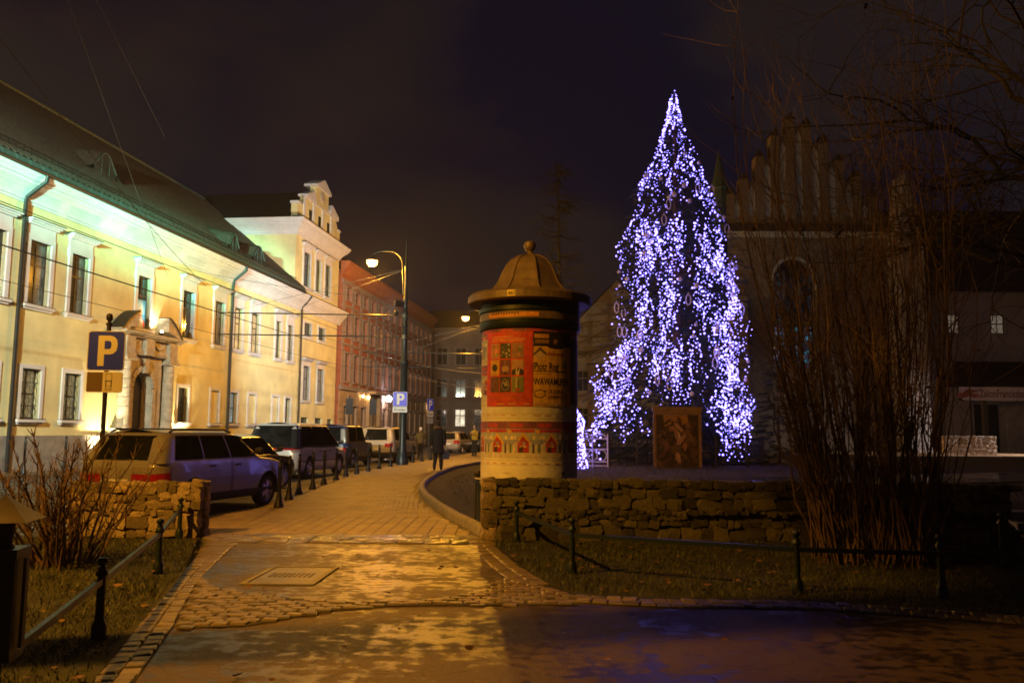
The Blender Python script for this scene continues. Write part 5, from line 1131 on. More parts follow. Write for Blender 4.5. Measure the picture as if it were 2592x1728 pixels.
    if rails:
        for sd in (-1, 1): MB().tube([(xrt+.15, sd*(wtp-.06), roof-.05), (xrt+.28, sd*(wtp-.07), roof+.005), (xft-.3, sd*(wtp-.07), roof+.005), (xft-.1, sd*(wtp-.06), roof-.05)], .022, 6).build('roof_rail', M['plastic'], t, True)
    if spare: MB().lathe([(.0, -.1), (.2, -.1), (.33, -.07), (.34, .04), (.3, .09), (0, .09)], 18, (-L/2-.05, .0, .85), 'X').build('spare_wheel', M['browncar'], t, True)
    # wheels
    if (wr, 'tyre') not in KIDS:
        KIDS[(wr, 'tyre')] = MB().lathe([(wr*.64, -.10), (wr*.9, -.105), (wr*.985, -.07), (wr, 0), (wr*.985, .07), (wr*.9, .105), (wr*.64, .10), (wr*.62, 0), (wr*.64, -.10)], 30, axis='Y', cap=False).mesh('tyre', True)
        q = MB(); q.lathe([(wr*.66, -.095), (wr*.62, -.09), (wr*.58, -.05), (wr*.57, .05)], 30, axis='Y', cap=False)
        for k in range(5):
            a = 2*math.pi*k/5; d = Vector((math.cos(a), 0, math.sin(a))); e_ = Vector((-math.sin(a), 0, math.cos(a)))
            P_ = [d*wr*.12+e_*.05, d*wr*.60+e_*.045, d*wr*.60-e_*.045, d*wr*.12-e_*.05]; q.add([tuple(p+Vector((0, -.085+(.0 if i in (0, 3) else .012), 0))) for i, p in enumerate(P_)]+[tuple(p+Vector((0, -.04, 0))) for p in P_], [(0, 1, 2, 3), (0, 4, 5, 1), (2, 6, 7, 3)])
        q.lathe([(0, -.092), (wr*.14, -.09), (wr*.17, -.07)], 12, axis='Y', cap=False); KIDS[(wr, 'rim')] = q.mesh('rim'); KIDS[(wr, 'disc')] = MB().lathe([(0, -.02), (wr*.58, -.02)], 20, axis='Y', cap=False).mesh('disc')
    for x in wx:
        for sd in (-1, 1):
            w_ = obj('wheel', KIDS[(wr, 'tyre')], M['rubber'], t, (x, sd*(hw-.115), wr), (0, 0, 0 if sd < 0 else math.pi)); obj('rim', KIDS[(wr, 'rim')], M['alloy'], w_); obj('brake_disc', KIDS[(wr, 'disc')], M['black'], w_)
    return t
def place(rw, fw, W, back=0.):
    a, b = Vector((*rw, 0)), Vector((*fw, 0)); d = (b-a).normalized(); l = Vector((-d.y, d.x, 0)); c = (a+b)/2+l*(W/2-.02)+d*back
    return (c.x, c.y, -.068), math.atan2(d.y, d.x)
W1 = 1.74; loc, rz = place((-5.62, 14.85), (-5.03, 17.30), W1)
car('estate_car', 'silver estate car with roof rails nearest the left stone wall', loc, rz, 'silver', 4.45, W1, [(-2.23, .99), (-1.9, 1.03), (.62, 1.03), (.80, 1.02), (1.5, .95), (2.0, .85), (2.23, .74)], (-2.16, -1.82, .32, 1.10, .83, .65), 1.54, .325, 2.52,
    [(-1.80, -.96, -1.62, -.96), (-.92, -.10, -.92, -.18), (-.06, .84, -.14, .29)], rails=True, handles=(-.72, .12), lower=.20,
    tail=[('tail_light', 2, 11, .56, .735, 'redlens'), ('tail_light_clear', 2, 11, .74, .88, 'clearlens'), ('rear_bumper', 0, 11, .14, .42, 'silver', .02)])
loc, rz = place((-6.55, 20.4), (-6.2, 23.0), 1.72)
car('dark_sedan', 'dark sedan parked between the silver estate and the white people carrier', loc, rz, 'blackcar', 4.4, 1.72, [(-2.2, .88), (-1.4, .92), (.55, .90), (.8, .88), (1.6, .82), (2.2, .66)], (-1.85, -1.0, .25, 1.05, .80, .60), 1.43, .31, 2.6,
    [(-1.35, -.50, -.9, -.52), (-.45, .72, -.47, .22)], handles=(-.6, .3), tail=[('tail_light', 3, 8, .6, .85, 'redlens')])
loc, rz = place((-6.42, 26.6), (-6.05, 29.45), 1.82)
car('people_carrier', 'white people carrier with black rear window and red light bar', loc, rz, 'whitecar', 4.80, 1.82, [(-2.4, 1.0), (-2.0, 1.03), (.9, .98), (1.2, .95), (1.9, .86), (2.4, .68)], (-2.34, -2.02, .55, 1.62, .87, .72), 1.78, .34, 2.85,
    [(-2.05, -1.05, -1.85, -1.05), (-1.0, .05, -1.0, -.05), (.1, 1.18, 0, .45)], rear_s=(.06, .93), dark_rear=True, two='blackcar', handles=(-.5, .35),
    tail=[('light_bar', 0, 9, .90, .965, 'redlens', .012), ('tail_light', 4, 10, .80, .90, 'clearlens', .010), ('rear_bumper', 0, 10, .12, .36, 'whitecar', .02)])
loc, rz = place((-6.50, 34.3), (-6.25, 36.8), 1.75)
car('blue_offroader', 'boxy blue and brown offroader behind the white people carrier', loc, rz, 'bluecar', 4.1, 1.75, [(-2.05, 1.05), (-1.9, 1.08), (.6, 1.08), (.75, 1.06), (1.8, 1.0), (2.05, .8)], (-2.0, -1.9, .40, .80, .84, .76), 1.78, .36, 2.45,
    [(-1.75, -.75, -1.7, -.75), (-.65, .50, -.65, .25)], lower=.25, handles=(-.3,), tail=[('tail_light', 4, 8, .45, .72, 'redlens'), ('rear_panel', 0, 5, .38, .99, 'browncar', .006)], two='browncar', spare=True)
loc, rz = place((-5.45, 40.4), (-5.05, 43.1), 1.85)
car('silver_offroader', 'silver offroader with roof rails below the Koniec sign', loc, rz, 'silver2', 4.65, 1.85, [(-2.32, 1.02), (-2.0, 1.08), (.75, 1.03), (1.0, 1.0), (1.8, .94), (2.32, .78)], (-2.25, -1.95, .35, 1.15, .88, .70), 1.72, .36, 2.7,
    [(-1.85, -1.05, -1.65, -1.05), (-1.0, -.05, -1.0, -.12), (0, .88, -.07, .28)], rails=True, lower=.30, handles=(-.7, .25), tail=[('tail_light', 3, 8, .66, .88, 'redlens'), ('rear_bumper', 0, 11, .10, .36, 'plastic', .02)])
loc, rz = place((-3.40, 57.6), (-2.85, 60.1), 1.75)
car('tan_hatchback', 'far tan hatchback parked behind the pedestrian in dark coat', loc, rz, 'tan', 4.0, 1.75, [(-2.0, .95), (.6, .95), (.9, .92), (1.6, .82), (2.0, .68)], (-1.9, -1.6, .25, 1.05, .82, .64), 1.5, .31, 2.5,
    [(-1.45, -.45, -1.3, -.45), (-.4, .72, -.4, .2)], tail=[('tail_light', 3, 8, .58, .92, 'redlens')])
loc, rz = place((-1.6, 60.5), (-1.0, 63.0), 1.75)
car('dark_hatchback', 'far dark car beside the person in yellow jacket', loc, rz, 'blackcar', 4.2, 1.75, [(-2.1, .95), (.6, .95), (.9, .92), (1.6, .82), (2.1, .68)], (-1.95, -1.6, .25, 1.05, .82, .64), 1.45, .31, 2.5,
    [(-1.45, -.45, -1.3, -.45), (-.4, .72, -.4, .2)], tail=[('tail_light', 3, 8, .58, .9, 'redlens')])

# ------------------------------------------------------------------ people
def skin_mesh(V, E, root=0, sub=1):
    me = bpy.data.meshes.new('body'); me.from_pydata([v[:3] for v in V], E, []); o = bpy.data.objects.new('tmp', me); col.objects.link(o)
    o.modifiers.new('s', 'SKIN')
    for i, d in enumerate(me.skin_vertices[0].data): d.radius = (V[i][3], V[i][4] if len(V[i]) > 4 else V[i][3]); d.use_root = (i == root)
    u = o.modifiers.new('u', 'SUBSURF'); u.levels = sub; u.render_levels = sub
    dg = bpy.context.evaluated_depsgraph_get(); dg.update(); r = bpy.data.meshes.new_from_object(o.evaluated_get(dg)); bpy.data.objects.remove(o); r.shade_smooth(); return r
def person(label, loc, rz, h, coat, trousers, hem, stride=.0, arms='down', hat=None, hood=None, hair=(.03, .02, .015)):
    """faces +y locally"""
    t = thing('person', label, 'person', loc, rz); k = h/1.8
    mc = mat('coat_'+label[:18], coat, .85, var=.25, scale=9); mt = mat('trousers_'+label[:18], trousers, .85, var=.2, scale=9)
    V = [(0, 0, .95, .15, .11), (0, .01, 1.15, .14, .10), (0, .0, 1.38, .16, .11), (0, .0, 1.50, .06, .06), (0, .02, 1.56, .055, .055)]; E = [(0, 1), (1, 2), (2, 3), (3, 4)]
    def chain(root, pts):
        p = root
        for q in pts: V.append(q); E.append((p, len(V)-1)); p = len(V)-1
    s = stride
    chain(0, [(-.10, 0, .90, .13), (-.10, .10*s+.02, .50, .095), (-.10, -.16*s, .12, .068), (-.10, -.16*s+.02, .04, .045), (-.105, -.16*s+.16, .035, .038)])
    chain(0, [(.10, 0, .90, .13), (.10, .14*s+.02, .50, .095), (.10, .18*s, .12, .068), (.10, .18*s+.02, .04, .045), (.105, .18*s+.16, .035, .038)])
    if arms == 'down': A = [[(-.20, 0, 1.43, .065), (-.25, -.03, 1.15, .052), (-.25, .06+.1*s, .90, .040)], [(.20, 0, 1.43, .065), (.25, -.03, 1.15, .052), (.25, .06-.1*s, .90, .040)]]
    else: A = [[(-.20, 0, 1.43, .065), (-.25, .05, 1.18, .052), (-.10, .26, 1.30, .040)], [(.20, 0, 1.43, .065), (.25, .05, 1.18, .052), (.10, .26, 1.30, .040)]]
    for a in A: chain(2, a)
    hands = [Vector(a[-1][:3]) for a in A]
    b = obj('body', skin_mesh(V, E, 0, 1), mt, t, None, None, (k, k, k))
    # coat: torso shell with skirt plus sleeves
    m = MB(); pr = [(1.545, .075, .075), (1.50, .13, .09), (1.45, .205, .12), (1.36, .225, .14), (1.2, .205, .14), (1.02, .20, .145), (lerp(1.0, hem, .5), .215, .16), (hem, .225, .17)]
    N_ = 16; m.grid([[(rx*math.cos(2*math.pi*j/N_)*(1+.03*math.sin(j*3+z*7)), ry*math.sin(2*math.pi*j/N_)*(1+.03*math.cos(j*2+z*5)), z) for j in range(N_+1)] for z, rx, ry in pr])
    for a in A: m.tube([Vector(a[0][:3])*1.0+Vector((0, 0, .02)), Vector(a[1][:3]), Vector(a[2][:3])], [.085, .068, .055], 8)
    co = m.build('coat', mc, t, True); co.scale = (k, k, k)
    # head with face
    hd = MB(); hz = 1.68; PR = [(0, -.12), (.045, -.115), (.062, -.085), (.072, -.03), (.078, .03), (.072, .075), (.045, .108), (0, .118)]
    hd.lathe([(r, z) for r, z in PR], 14, (0, .015, hz)); hd.add([(-.014, .085, hz+.01), (.014, .085, hz+.01), (0, .115, hz-.028), (-.016, .088, hz-.035), (.016, .088, hz-.035)], [(0, 1, 2), (0, 2, 3), (1, 4, 2), (3, 2, 4)])
    for sx in (-1, 1): hd.lathe([(0, -.012), (.022, 0), (0, .012)], 8, (sx*.078, .01, hz-.005), 'X')
    h_ = hd.build('head', M['skin'], t, True); h_.scale = (k, k, k)
    ey = MB()
    for sx in (-1, 1): ey.lathe([(0, -.008), (.01, 0), (0, .008)], 8, (sx*.03, .089, hz+.012), 'Y')
    ey.bx(-.022, .022, .083, .088, hz-.063, hz-.056); e_ = ey.build('face_features', M['black'], h_, True)
    hm = mat('hair_'+label[:18], hat or hair, .9, var=.3, scale=30)
    hr = MB(); hr.lathe([(.088, -.03), (.092, .03), (.086, .085), (.055, .125), (0, .138)] if hat else [(.078, -.10), (.088, -.03), (.090, .03), (.082, .08), (.05, .118), (0, .128)], 14, (0, -.012, hz)); q = hr.build('hat' if hat else 'hair', hm, t, True); q.scale = (k, k, k)
    if hood:
        hm2 = mat('collar_'+label[:18], hood, .95, var=.3, scale=30); q = MB(); q.lathe([(.09, 1.53), (.13, 1.50), (.155, 1.53), (.14, 1.585), (.10, 1.60)], 14, (0, -.02, 0)).build('hood_collar', hm2, t, True); q = t.children
        for c in bpy.data.objects:
            if c.parent == t and c.name.startswith('hood_collar'): c.scale = (k, k, k)
    for hp, sd in zip(hands, (-1, 1)):
        m = MB(); d = Vector((0, .3, -1)).normalized() if arms == 'down' else Vector((-sd*.6, .5, .5)).normalized(); sdv = Vector((0, 1, .3)).normalized() if arms == 'down' else Vector((0, -.5, .8)).normalized()
        m.tube([hp, hp+d*.05, hp+d*.085], [.028, .036, .030], 8)
        for f in range(4): o_ = sdv*(f-1.5)*.017; ln = (.065, .075, .07, .055)[f]; m.tube([hp+d*.08+o_, hp+d*(.08+ln*.55)+o_+Vector((-sd*.006, 0, 0)), hp+d*(.08+ln)+o_+Vector((-sd*.018, 0, 0))], [.0085, .008, .006], 5)
        m.tube([hp+d*.03+sdv*.03, hp+d*.06+sdv*.05, hp+d*.09+sdv*.052], [.011, .009, .007], 5); q = m.build('hand', M['skin'], t, True); q.scale = (k, k, k)
    return t
pw = person('person in long dark coat walking away along the pavement', (-2.76, 31.4, .008), R(-4), 1.86, (.012, .012, .014), (.015, .013, .013), .62, stride=.9, hood=(.16, .09, .03))
hb = thing('handbag', 'dark blue bag held by the walking person in long coat', 'bag', (-2.46, 31.45, .42)); m = MB(); m.prism([(-.12, 0), (.12, 0), (.15, .30), (-.15, .30)], -.05, .05, 'XZ'); m.build('bag', mat('bagblue', (.02, .03, .09), .6), hb); MB().tube([(-.09, 0, .3), (-.05, 0, .46), (.05, 0, .46), (.09, 0, .3)], .01, 5).build('strap', M['black'], hb)
person('person in yellow jacket standing beside the far cars', (-2.16, 49.2, .008), R(140), 1.80, (.42, .27, .02), (.015, .013, .013), .95, arms='up', hat=(.05, .05, .12))
person('person in white knitted hat beside the silver offroader', (-5.05, 46.4, -.06), R(35), 1.72, (.10, .07, .02), (.02, .02, .02), .85, arms='up', hat=(.55, .48, .40))
# ------------------------------------------------------------------ christmas tree
TX, TY, TZ = 5.62, 28.0, .42
def trad(z, a=None):                       # crown radius at height above the ground
    k = 1.0
    if a is not None:
        dl = math.atan2(math.sin(a-math.pi-.25), math.cos(a-math.pi-.25)); k = 1+.30*math.exp(-(dl/.55)**2)*max(0, min(1, (3.9-z)/1.2))
        k *= 1+.07*math.sin(a*4+z*2.1)+.05*math.sin(a*7-z*3.3)
    return k*interp(z, [0, .6, 1.2, 3, 5.4, 7.9, 10.0, 12.0, 13.15], [2.1, 2.2, 2.2, 2.15, 2.0, 1.68, .92, .25, .03])
xt = thing('christmas_tree', 'tall christmas tree covered in blue white lights on the green', 'christmas tree', (TX, TY, TZ))
MB().tube([(0, 0, -.1), (0, 0, 6), (.05, 0, 13.0)], [.22, .14, .02], 10).build('trunk', M['bark'], xt)
random.seed(21); V = []
def sprig(p, d, ln):
    up = Vector((0, 0, 1)); s = d.cross(up); s = s.normalized() if s.length > .01 else Vector((1, 0, 0))
    for k in range(7):
        q = p+d*ln*(k/7); a = random.uniform(-1, 1)
        for sg_ in (-1, 1):
            e_ = (d*.5+s*sg_*.8+up*random.uniform(-.5, .3)).normalized()*ln*random.uniform(.3, .55); w = s.cross(e_).normalized()*.012 if s.cross(e_).length > .001 else Vector((0, 0, .01)); V.append((q-w, q+w, q+e_))
    V.append((p-s*.015, p+s*.015, p+d*ln))
for i in range(1500):
    z = 12.9*(1-random.random()**.62)+.1 if i > 250 else random.uniform(.05, 3); a = random.uniform(0, 6.283); Rr = trad(z, a); lob = 1+.10*math.sin(a*5+z*1.3)+.06*math.sin(a*9-z*2)
    for f in ((.55, .82, 1.0) if z < 10.5 else (.5, 1.0)):
        r = Rr*f*lob*random.uniform(.88, 1.05); p = Vector((r*math.cos(a), r*math.sin(a), z-.25*f+random.uniform(-.1, .1))); d = Vector((math.cos(a+random.uniform(-.5, .5)), math.sin(a+random.uniform(-.5, .5)), random.uniform(-.7, .05))).normalized(); sprig(p, d, random.uniform(.22, .42)*(1 if z < 10 else .6))
nt = len(V); arr = np.array([[tuple(v) for v in t_] for t_ in V], dtype=np.float32); me = bpy.data.meshes.new('crown'); me.vertices.add(nt*3); me.vertices.foreach_set('co', arr.ravel()); me.loops.add(nt*3); me.loops.foreach_set('vertex_index', np.arange(nt*3, dtype=np.int32)); me.polygons.add(nt); me.polygons.foreach_set('loop_start', np.arange(0, nt*3, 3, dtype=np.int32)); me.update()
stuff(obj('crown', me, M['needle'], xt))
brm = MB()
for i in range(140):
    z = 12.5*(1-random.random()**.7); a = random.uniform(0, 6.28); r = trad(z)*.9; brm.tube([(0, 0, z+.1), (r*.5*math.cos(a), r*.5*math.sin(a), z+.12), (r*math.cos(a), r*math.sin(a), z-.2)], [.03, .02, .008], 4)
stuff(brm.build('branches', M['bark'], xt))
# strings of bulbs
ls = thing('string_lights', 'blue white bulb strings hanging over the christmas tree', 'string lights', (TX, TY, TZ)); B_ = []
def hang(a, z, n, step=.095, wob=.04):
    for k in range(n):
        if z < .12: break
        r = trad(z, a)*(1.02+random.uniform(-.10, .07)); B_.append((r*math.cos(a), r*math.sin(a), z, random.choice((.012, .015, .019, .024, .030, .038)))); z -= step*random.uniform(.7, 1.3); a += random.gauss(0, wob)/max(.25, r)
RADS = (.013, .016, .020, .025, .030)
for i in range(46): hang(random.uniform(0, 6.283), random.uniform(10.2, 13.1), random.randint(6, 16), .085, .14)      # dense top
for i in range(26): hang(random.uniform(0, 6.283), random.uniform(9.0, 10.6), random.randint(6, 14), .09, .10)
for i in range(50):                                                                                             # far side
    c = random.choice(range(9))*math.pi/9+.2; hang(c+random.gauss(0, .085), random.choice((8.4, 7.6, 6.6, 5.2, 4.2, 3.4))+random.uniform(-.6, .6), random.randint(8, 22), .11, .06)
F = -math.pi/2                                                                                                   # strings on the street side
for a, z, w_, n in ((-.85, 7.7, .10, 6), (-.60, 7.7, .09, 6), (-.15, 7.9, .09, 5), (-.30, 7.2, .05, 3), (.36, 7.9, .07, 4), (.66, 7.5, .10, 6), (.95, 6.9, .09, 5), (.30, 6.6, .05, 3),
                    (-.28, 5.7, .09, 6), (-.78, 5.5, .12, 7), (-1.05, 4.1, .10, 7), (-.62, 3.9, .06, 4), (.80, 5.3, .12, 7), (.52, 4.9, .06, 4), (-.16, 3.7, .12, 8), (-.34, 4.3, .07, 4), (.62, 3.4, .12, 8), (.88, 3.9, .06, 5),
                    (.45, 2.4, .07, 4), (-.95, 2.7, .10, 7), (-1.25, 2.5, .10, 6), (-1.45, 1.9, .09, 4), (.12, 6.1, .02, 2), (.03, 4.3, .02, 2), (.70, 1.9, .13, 8), (.90, 2.3, .08, 5)):
    for k in range(int(n*1.9)): hang(F+a+random.gauss(0, w_), z+random.uniform(-.5, .4), random.randint(7, 17), .115, .07)
for i in range(140): z = random.uniform(.6, 9.5); hang(random.uniform(0, 6.283), z, random.randint(1, 3), .2, .1)
ico = bmesh.new(); bmesh.ops.create_icosphere(ico, subdivisions=1, radius=1); bme_ = bpy.data.meshes.new('bulb'); ico.to_mesh(bme_); ico.free(); bme_.materials.append(M['bulb'])
iv = np.array([tuple(v.co) for v in bme_.vertices]); if_ = [tuple(p.vertices) for p in bme_.polygons]
B_.sort(key=lambda b: (b[1] > 0, -b[3], random.random()))
for x, y, z, r in B_[:300]: obj('bulb', bme_, None, ls, (x, y, z), None, (r, r, r))
rest = MB()
for x, y, z, r in B_[300:]: rest.add([(x+r*a, y+r*b, z+r*c) for a, b, c in iv], if_)
stuff(rest.build('bulb_strings', M['bulb'], ls, fix=False))
random.seed(33)
bme2 = MB().lathe([(0, -.075), (.055, -.05), (.075, 0), (.055, .05), (.012, .075), (.012, .095), (0, .1)], 12).mesh('bauble', True); bme2.materials.append(M['bauble'])
q = MB(); q.tube([(.075*math.sin(a)*(1 if a < math.pi else 1), 0, -.17*math.cos(a)+(.0)) for a in np.linspace(0, 2*math.pi, 17)], .018, 6); q.tube([(0, 0, .17), (0, 0, .24)], .012, 5); drop_me = q.mesh('drop', True); drop_me.materials.append(M['bauble'])
ORN = [(F+random.uniform(-1.6, 1.6), random.uniform(1.8, 10.5), 0, random.uniform(1.0, 1.14)) for i in range(46)]+[(F+random.uniform(-1.5, 1.5), random.uniform(1.8, 9.5), 1, random.uniform(1.0, 1.1)) for i in range(26)]
NUM = ['highest', 'second highest', 'third highest']+[q+' from the top' for q in ('fourth', 'fifth', 'sixth', 'seventh', 'eighth', 'ninth', 'tenth', 'eleventh', 'twelfth', 'thirteenth', 'fourteenth', 'fifteenth', 'sixteenth', 'seventeenth', 'eighteenth', 'nineteenth', 'twentieth', 'twenty first', 'twenty second', 'twenty third', 'twenty fourth', 'twenty fifth', 'twenty sixth')]
cntr = {}
for a, z, k, x_ in sorted(ORN, key=lambda q: -q[1]):
    r = trad(z)*x_; side = 'left' if math.cos(a) < -.4 else ('right' if math.cos(a) > .4 else 'middle'); i = cntr[(k, side)] = cntr.get((k, side), -1)+1
    o = obj(('bauble', 'teardrop_ornament')[k], (bme2, drop_me)[k], None, None, (TX+r*math.cos(a), TY+r*math.sin(a), TZ+z), (0, 0, random.uniform(-.5, .5)), (1.0,)*3 if k else (random.uniform(.8, 1.15),)*3)
    tag(o, f"{('round white bauble', 'white teardrop ring')[k]} on the {side} of the christmas tree, {NUM[i]}", 'ornament', ('baubles on the christmas tree', 'teardrop ornaments on the christmas tree')[k])
PG = [(-.2, 13.2), (-1.2, 18), (-1.9, 24), (-1.5, 29), (3, 27), (9, 24.5), (12, 18), (8, 12.4), (1.2, 12.2)]
def green_grass():
    o = blades(PG, 15000, 'grass', h=(.03, .10)); v = np.zeros(len(o.data.vertices)*3); o.data.vertices.foreach_get('co', v); v = v.reshape(-1, 3)
    for i in range(0, len(v), 3): v[i:i+3, 2] += mound(v[i, 0], v[i, 1])-.01
    o.data.vertices.foreach_set('co', v.ravel()); return o
tag(green_grass(), 'sparse dark grass on the church green', 'grass', kind='stuff')
# dark fence around the foot of the tree, painting board, garden bench frame and light figure
tf = thing('tree_fence', 'low dark fence around the foot of the christmas tree', 'fence', (TX, TY, TZ)); RF = 2.75
for k in range(14):
    a = 2*math.pi*k/14; MB().tube([(RF*math.cos(a), RF*math.sin(a), -.1), (RF*math.cos(a), RF*math.sin(a), .95)], .035, 6).build('post', M['darkmetal'], tf)
    a2 = 2*math.pi*(k+1)/14; m = MB()
    for z in (.12, .9): m.tube([(RF*math.cos(a), RF*math.sin(a), z), (RF*math.cos(a2), RF*math.sin(a2), z)], .022, 5)
    for j in range(1, 8): u = j/8; x, y = lerp(RF*math.cos(a), RF*math.cos(a2), u), lerp(RF*math.sin(a), RF*math.sin(a2), u); m.tube([(x, y, .12), (x, y, .9)], .010, 4)
    m.build('fence_panel', M['darkmetal'], tf)
pa = thing('painting_board', 'dark figure painting on a wooden framed board before the tree', 'painting', (5.02, 25.15, .40), R(-4))
MB().bx(-.66, .66, -.03, .03, .02, 1.72).build('board', M['woodframe'], pa); m = MB(); m.bx(-.74, .74, -.08, .06, 1.72, 1.86); m.bx(-.70, .70, -.06, .05, 1.66, 1.72); m.build('top_moulding', M['woodframe'], pa)
for x in (-.69, .69): MB().bx(x-.03, x+.03, -.05, .05, -.05, 1.66).build('side_rail', M['woodframe'], pa)
pn = Print(); random.seed(8); pn.rect(-.63, .63, .05, 1.62, (.030, .016, .010)); pn.poly([(-.42, 1.62), (.30, 1.62), (.34, 1.40), (.1, 1.28), (-.15, 1.36), (-.38, 1.25)], (.28, .14, .035))
def blob(x, y, rx, ry, c, n=13, rot=0.):
    P_ = []
    for i in range(n): a = 2*math.pi*i/n; k = random.uniform(.6, 1.25); u, v = rx*k*math.cos(a), ry*k*math.sin(a); P_.append((max(-.62, min(.62, x+u*math.cos(rot)-v*math.sin(rot))), max(.06, min(1.61, y+u*math.sin(rot)+v*math.cos(rot)))))
    pn.poly(P_, c)
for i in range(70): blob(random.uniform(-.55, .55), random.uniform(.12, 1.45), random.uniform(.03, .09), random.uniform(.08, .26), random.choice([(.05, .024, .014), (.09, .04, .02), (.13, .065, .03), (.022, .012, .009), (.07, .025, .018), (.10, .06, .025)]), 13, random.uniform(-1.2, 1.2))
for x, y, rx, ry, r_, c in ((-.02, 1.05, .09, .24, .25, (.26, .14, .085)), (.10, .86, .08, .22, -.5, (.30, .17, .10)), (-.16, 1.20, .10, .10, 0, (.24, .12, .07)), (.04, 1.24, .05, .17, .8, (.36, .22, .13)), (.30, 1.30, .09, .09, 0, (.20, .10, .06)), (.22, .66, .07, .14, -.2, (.26, .12, .04)), (.0, .34, .09, .20, .15, (.27, .16, .10)), (-.34, .70, .08, .18, .6, (.14, .06, .03)), (.40, .95, .06, .16, .3, (.16, .08, .04)), (.05, 1.0, .035, .12, .2, (.48, .32, .20)), (.02, .40, .03, .10, .1, (.42, .27, .16))): blob(x, y, rx, ry, c, 15, r_)
pn.build('painting', M['print'], lambda x, y, k: (x, -.032-k, y), pa, lay=.0006)
gb = thing('ornate_frame', 'white ornate metal frame between the column and the tree', 'metal frame', (1.98, 24.9, mound(2.2, 24.9)), R(-6)); m = MB()
for x in (-.02, .45, .90): m.tube([(x, 0, 0), (x, 0, 1.0)], .022, 6)
for z in (.06, .18, .55, .86): m.tube([(-.02, 0, z), (.90, 0, z)], .018, 6)
m.build('frame', M['whitepaint'], gb)
for cx in (.16, .45, .72): MB().tube([(cx+.14*math.cos(a), 0, .37+.16*math.sin(a)) for a in np.linspace(0, 6.283, 15)], .014, 5).build('ring', M['whitepaint'], gb)
for cx in (.22, .66): MB().tube([(cx+.2*math.cos(a), 0, .86+.16*math.sin(a)) for a in np.linspace(0, math.pi, 10)], .014, 5).build('crest', M['whitepaint'], gb)
fg = thing('light_figure', 'dense white light figure beside the ornate frame behind the column', 'light figure', (1.82, 24.2, mound(1.8, 24.2))); m = MB(); random.seed(4); wf_ = MB()
for k in range(9): z = .1+k*.2; r = interp(z, [0, .5, 1.0, 1.4, 1.75], [.42, .34, .26, .32, .08]); wf_.tube([(r*math.cos(a), r*.5*math.sin(a), z) for a in np.linspace(0, 6.283, 17)], .008, 4)
wf_.build('wire_frame', M['steel'], fg)
for i in range(520):
    z = random.uniform(.03, 1.75); r = interp(z, [0, .5, 1.0, 1.4, 1.75], [.42, .34, .26, .32, .08]); a = random.uniform(0, 6.283); q = .022; m.add([(r*math.cos(a)+q*u, r*.5*math.sin(a)+q*v, z+q*w) for u, v, w in iv], if_)
stuff(m.build('bulbs', M['bulb'], fg, fix=False))

# ------------------------------------------------------------------ shrubs and bare trees
def shrub(name, label, loc, n, spread, hts, lean, r0, seed, mt='twig', tw=5, leaves=0, maxang=1.0, fan=1.0, base_r=.35, ntw=70):
    random.seed(seed); t = thing(name, label, 'shrub', loc); tws = MB(); lv = MB()
    for i in range(n):
        a = random.uniform(0, 6.283); rr = base_r*math.sqrt(random.random()); h = random.uniform(*hts); out = spread*(rr/base_r)*random.uniform(.4, 1.2)
        p = Vector((rr*math.cos(a), rr*math.sin(a), 0)); dx, dy = math.cos(a)*out*fan+lean[0]*random.uniform(.3, 1.2), math.sin(a)*out+lean[1]
        b1 = random.uniform(-.28, .28)*h*.3; b2 = random.uniform(-.28, .28)*h*.3; w1 = random.uniform(2, 7); w2 = random.uniform(0, 6); pts = []; K = 9
        for k in range(K+1):
            u = k/K; pts.append(p+Vector((dx*u**1.25+b1*math.sin(u*3.1)+.022*h**.5*math.sin(u*w1*3+w2)+random.uniform(-.014, .014), dy*u**1.25+b2*math.sin(u*3.1), h*u)))
        rb = random.uniform(*r0); m = MB(); m.tube(pts, [rb*(1-.8*k/K) for k in range(K+1)], 5)
        m.build('stem', M[mt if random.random() < .75 else 'bark'], t, True)
        for j in range(tw):
            u = random.uniform(.25, .97); k = int(u*K); q = pts[k].lerp(pts[min(k+1, K)], u*K-k); d = (pts[min(k+1, K)]-pts[max(k-1, 0)]).normalized(); sd = Vector((random.gauss(0, 1), random.gauss(0, 1), random.gauss(0, .5))).normalized()
            e_ = (d*.75+sd*.75).normalized(); L_ = random.uniform(.10, .28)*h*(1.1-u*.6); P_ = [q]; 
            for s in range(1, 5): P_.append(P_[-1]+(e_+Vector((0, 0, .12*s))+Vector((random.gauss(0, .12), random.gauss(0, .12), random.gauss(0, .08)))).normalized()*L_/4)
            tws.tube(P_, [rb*.34, rb*.28, rb*.22, rb*.16, rb*.08], 4, False)
            if random.random() < leaves:
                c = P_[-1]; w = random.uniform(.025, .06); u1 = Vector((random.gauss(0, 1), random.gauss(0, 1), random.gauss(0, 1))).normalized()*w; v1 = u1.orthogonal().normalized()*w*.6; lv.add([c+u1, c+v1, c-u1, c-v1], [(0, 1, 2, 3)])
    stuff(tws.build('twigs', M[mt], t, True, False))
    if lv.f: stuff(lv.build('dry_leaves', M['leaf'], t, fix=False))
    return t
shrub('bare_bush', 'low bare bush on the left lawn before the stone wall', (-4.86, 9.2, 0), 52, .80, (.75, 1.5), (.0, 0), (.010, .022), 3, tw=16, base_r=.36, fan=1.2)
shrub('tall_shrub', 'tall bare many stemmed shrub in front of the church', (4.30, 9.95, 0), 145, .62, (2.0, 6.9), (-.28, 0), (.006, .021), 9, tw=14, leaves=.06, base_r=.72, fan=1.2)
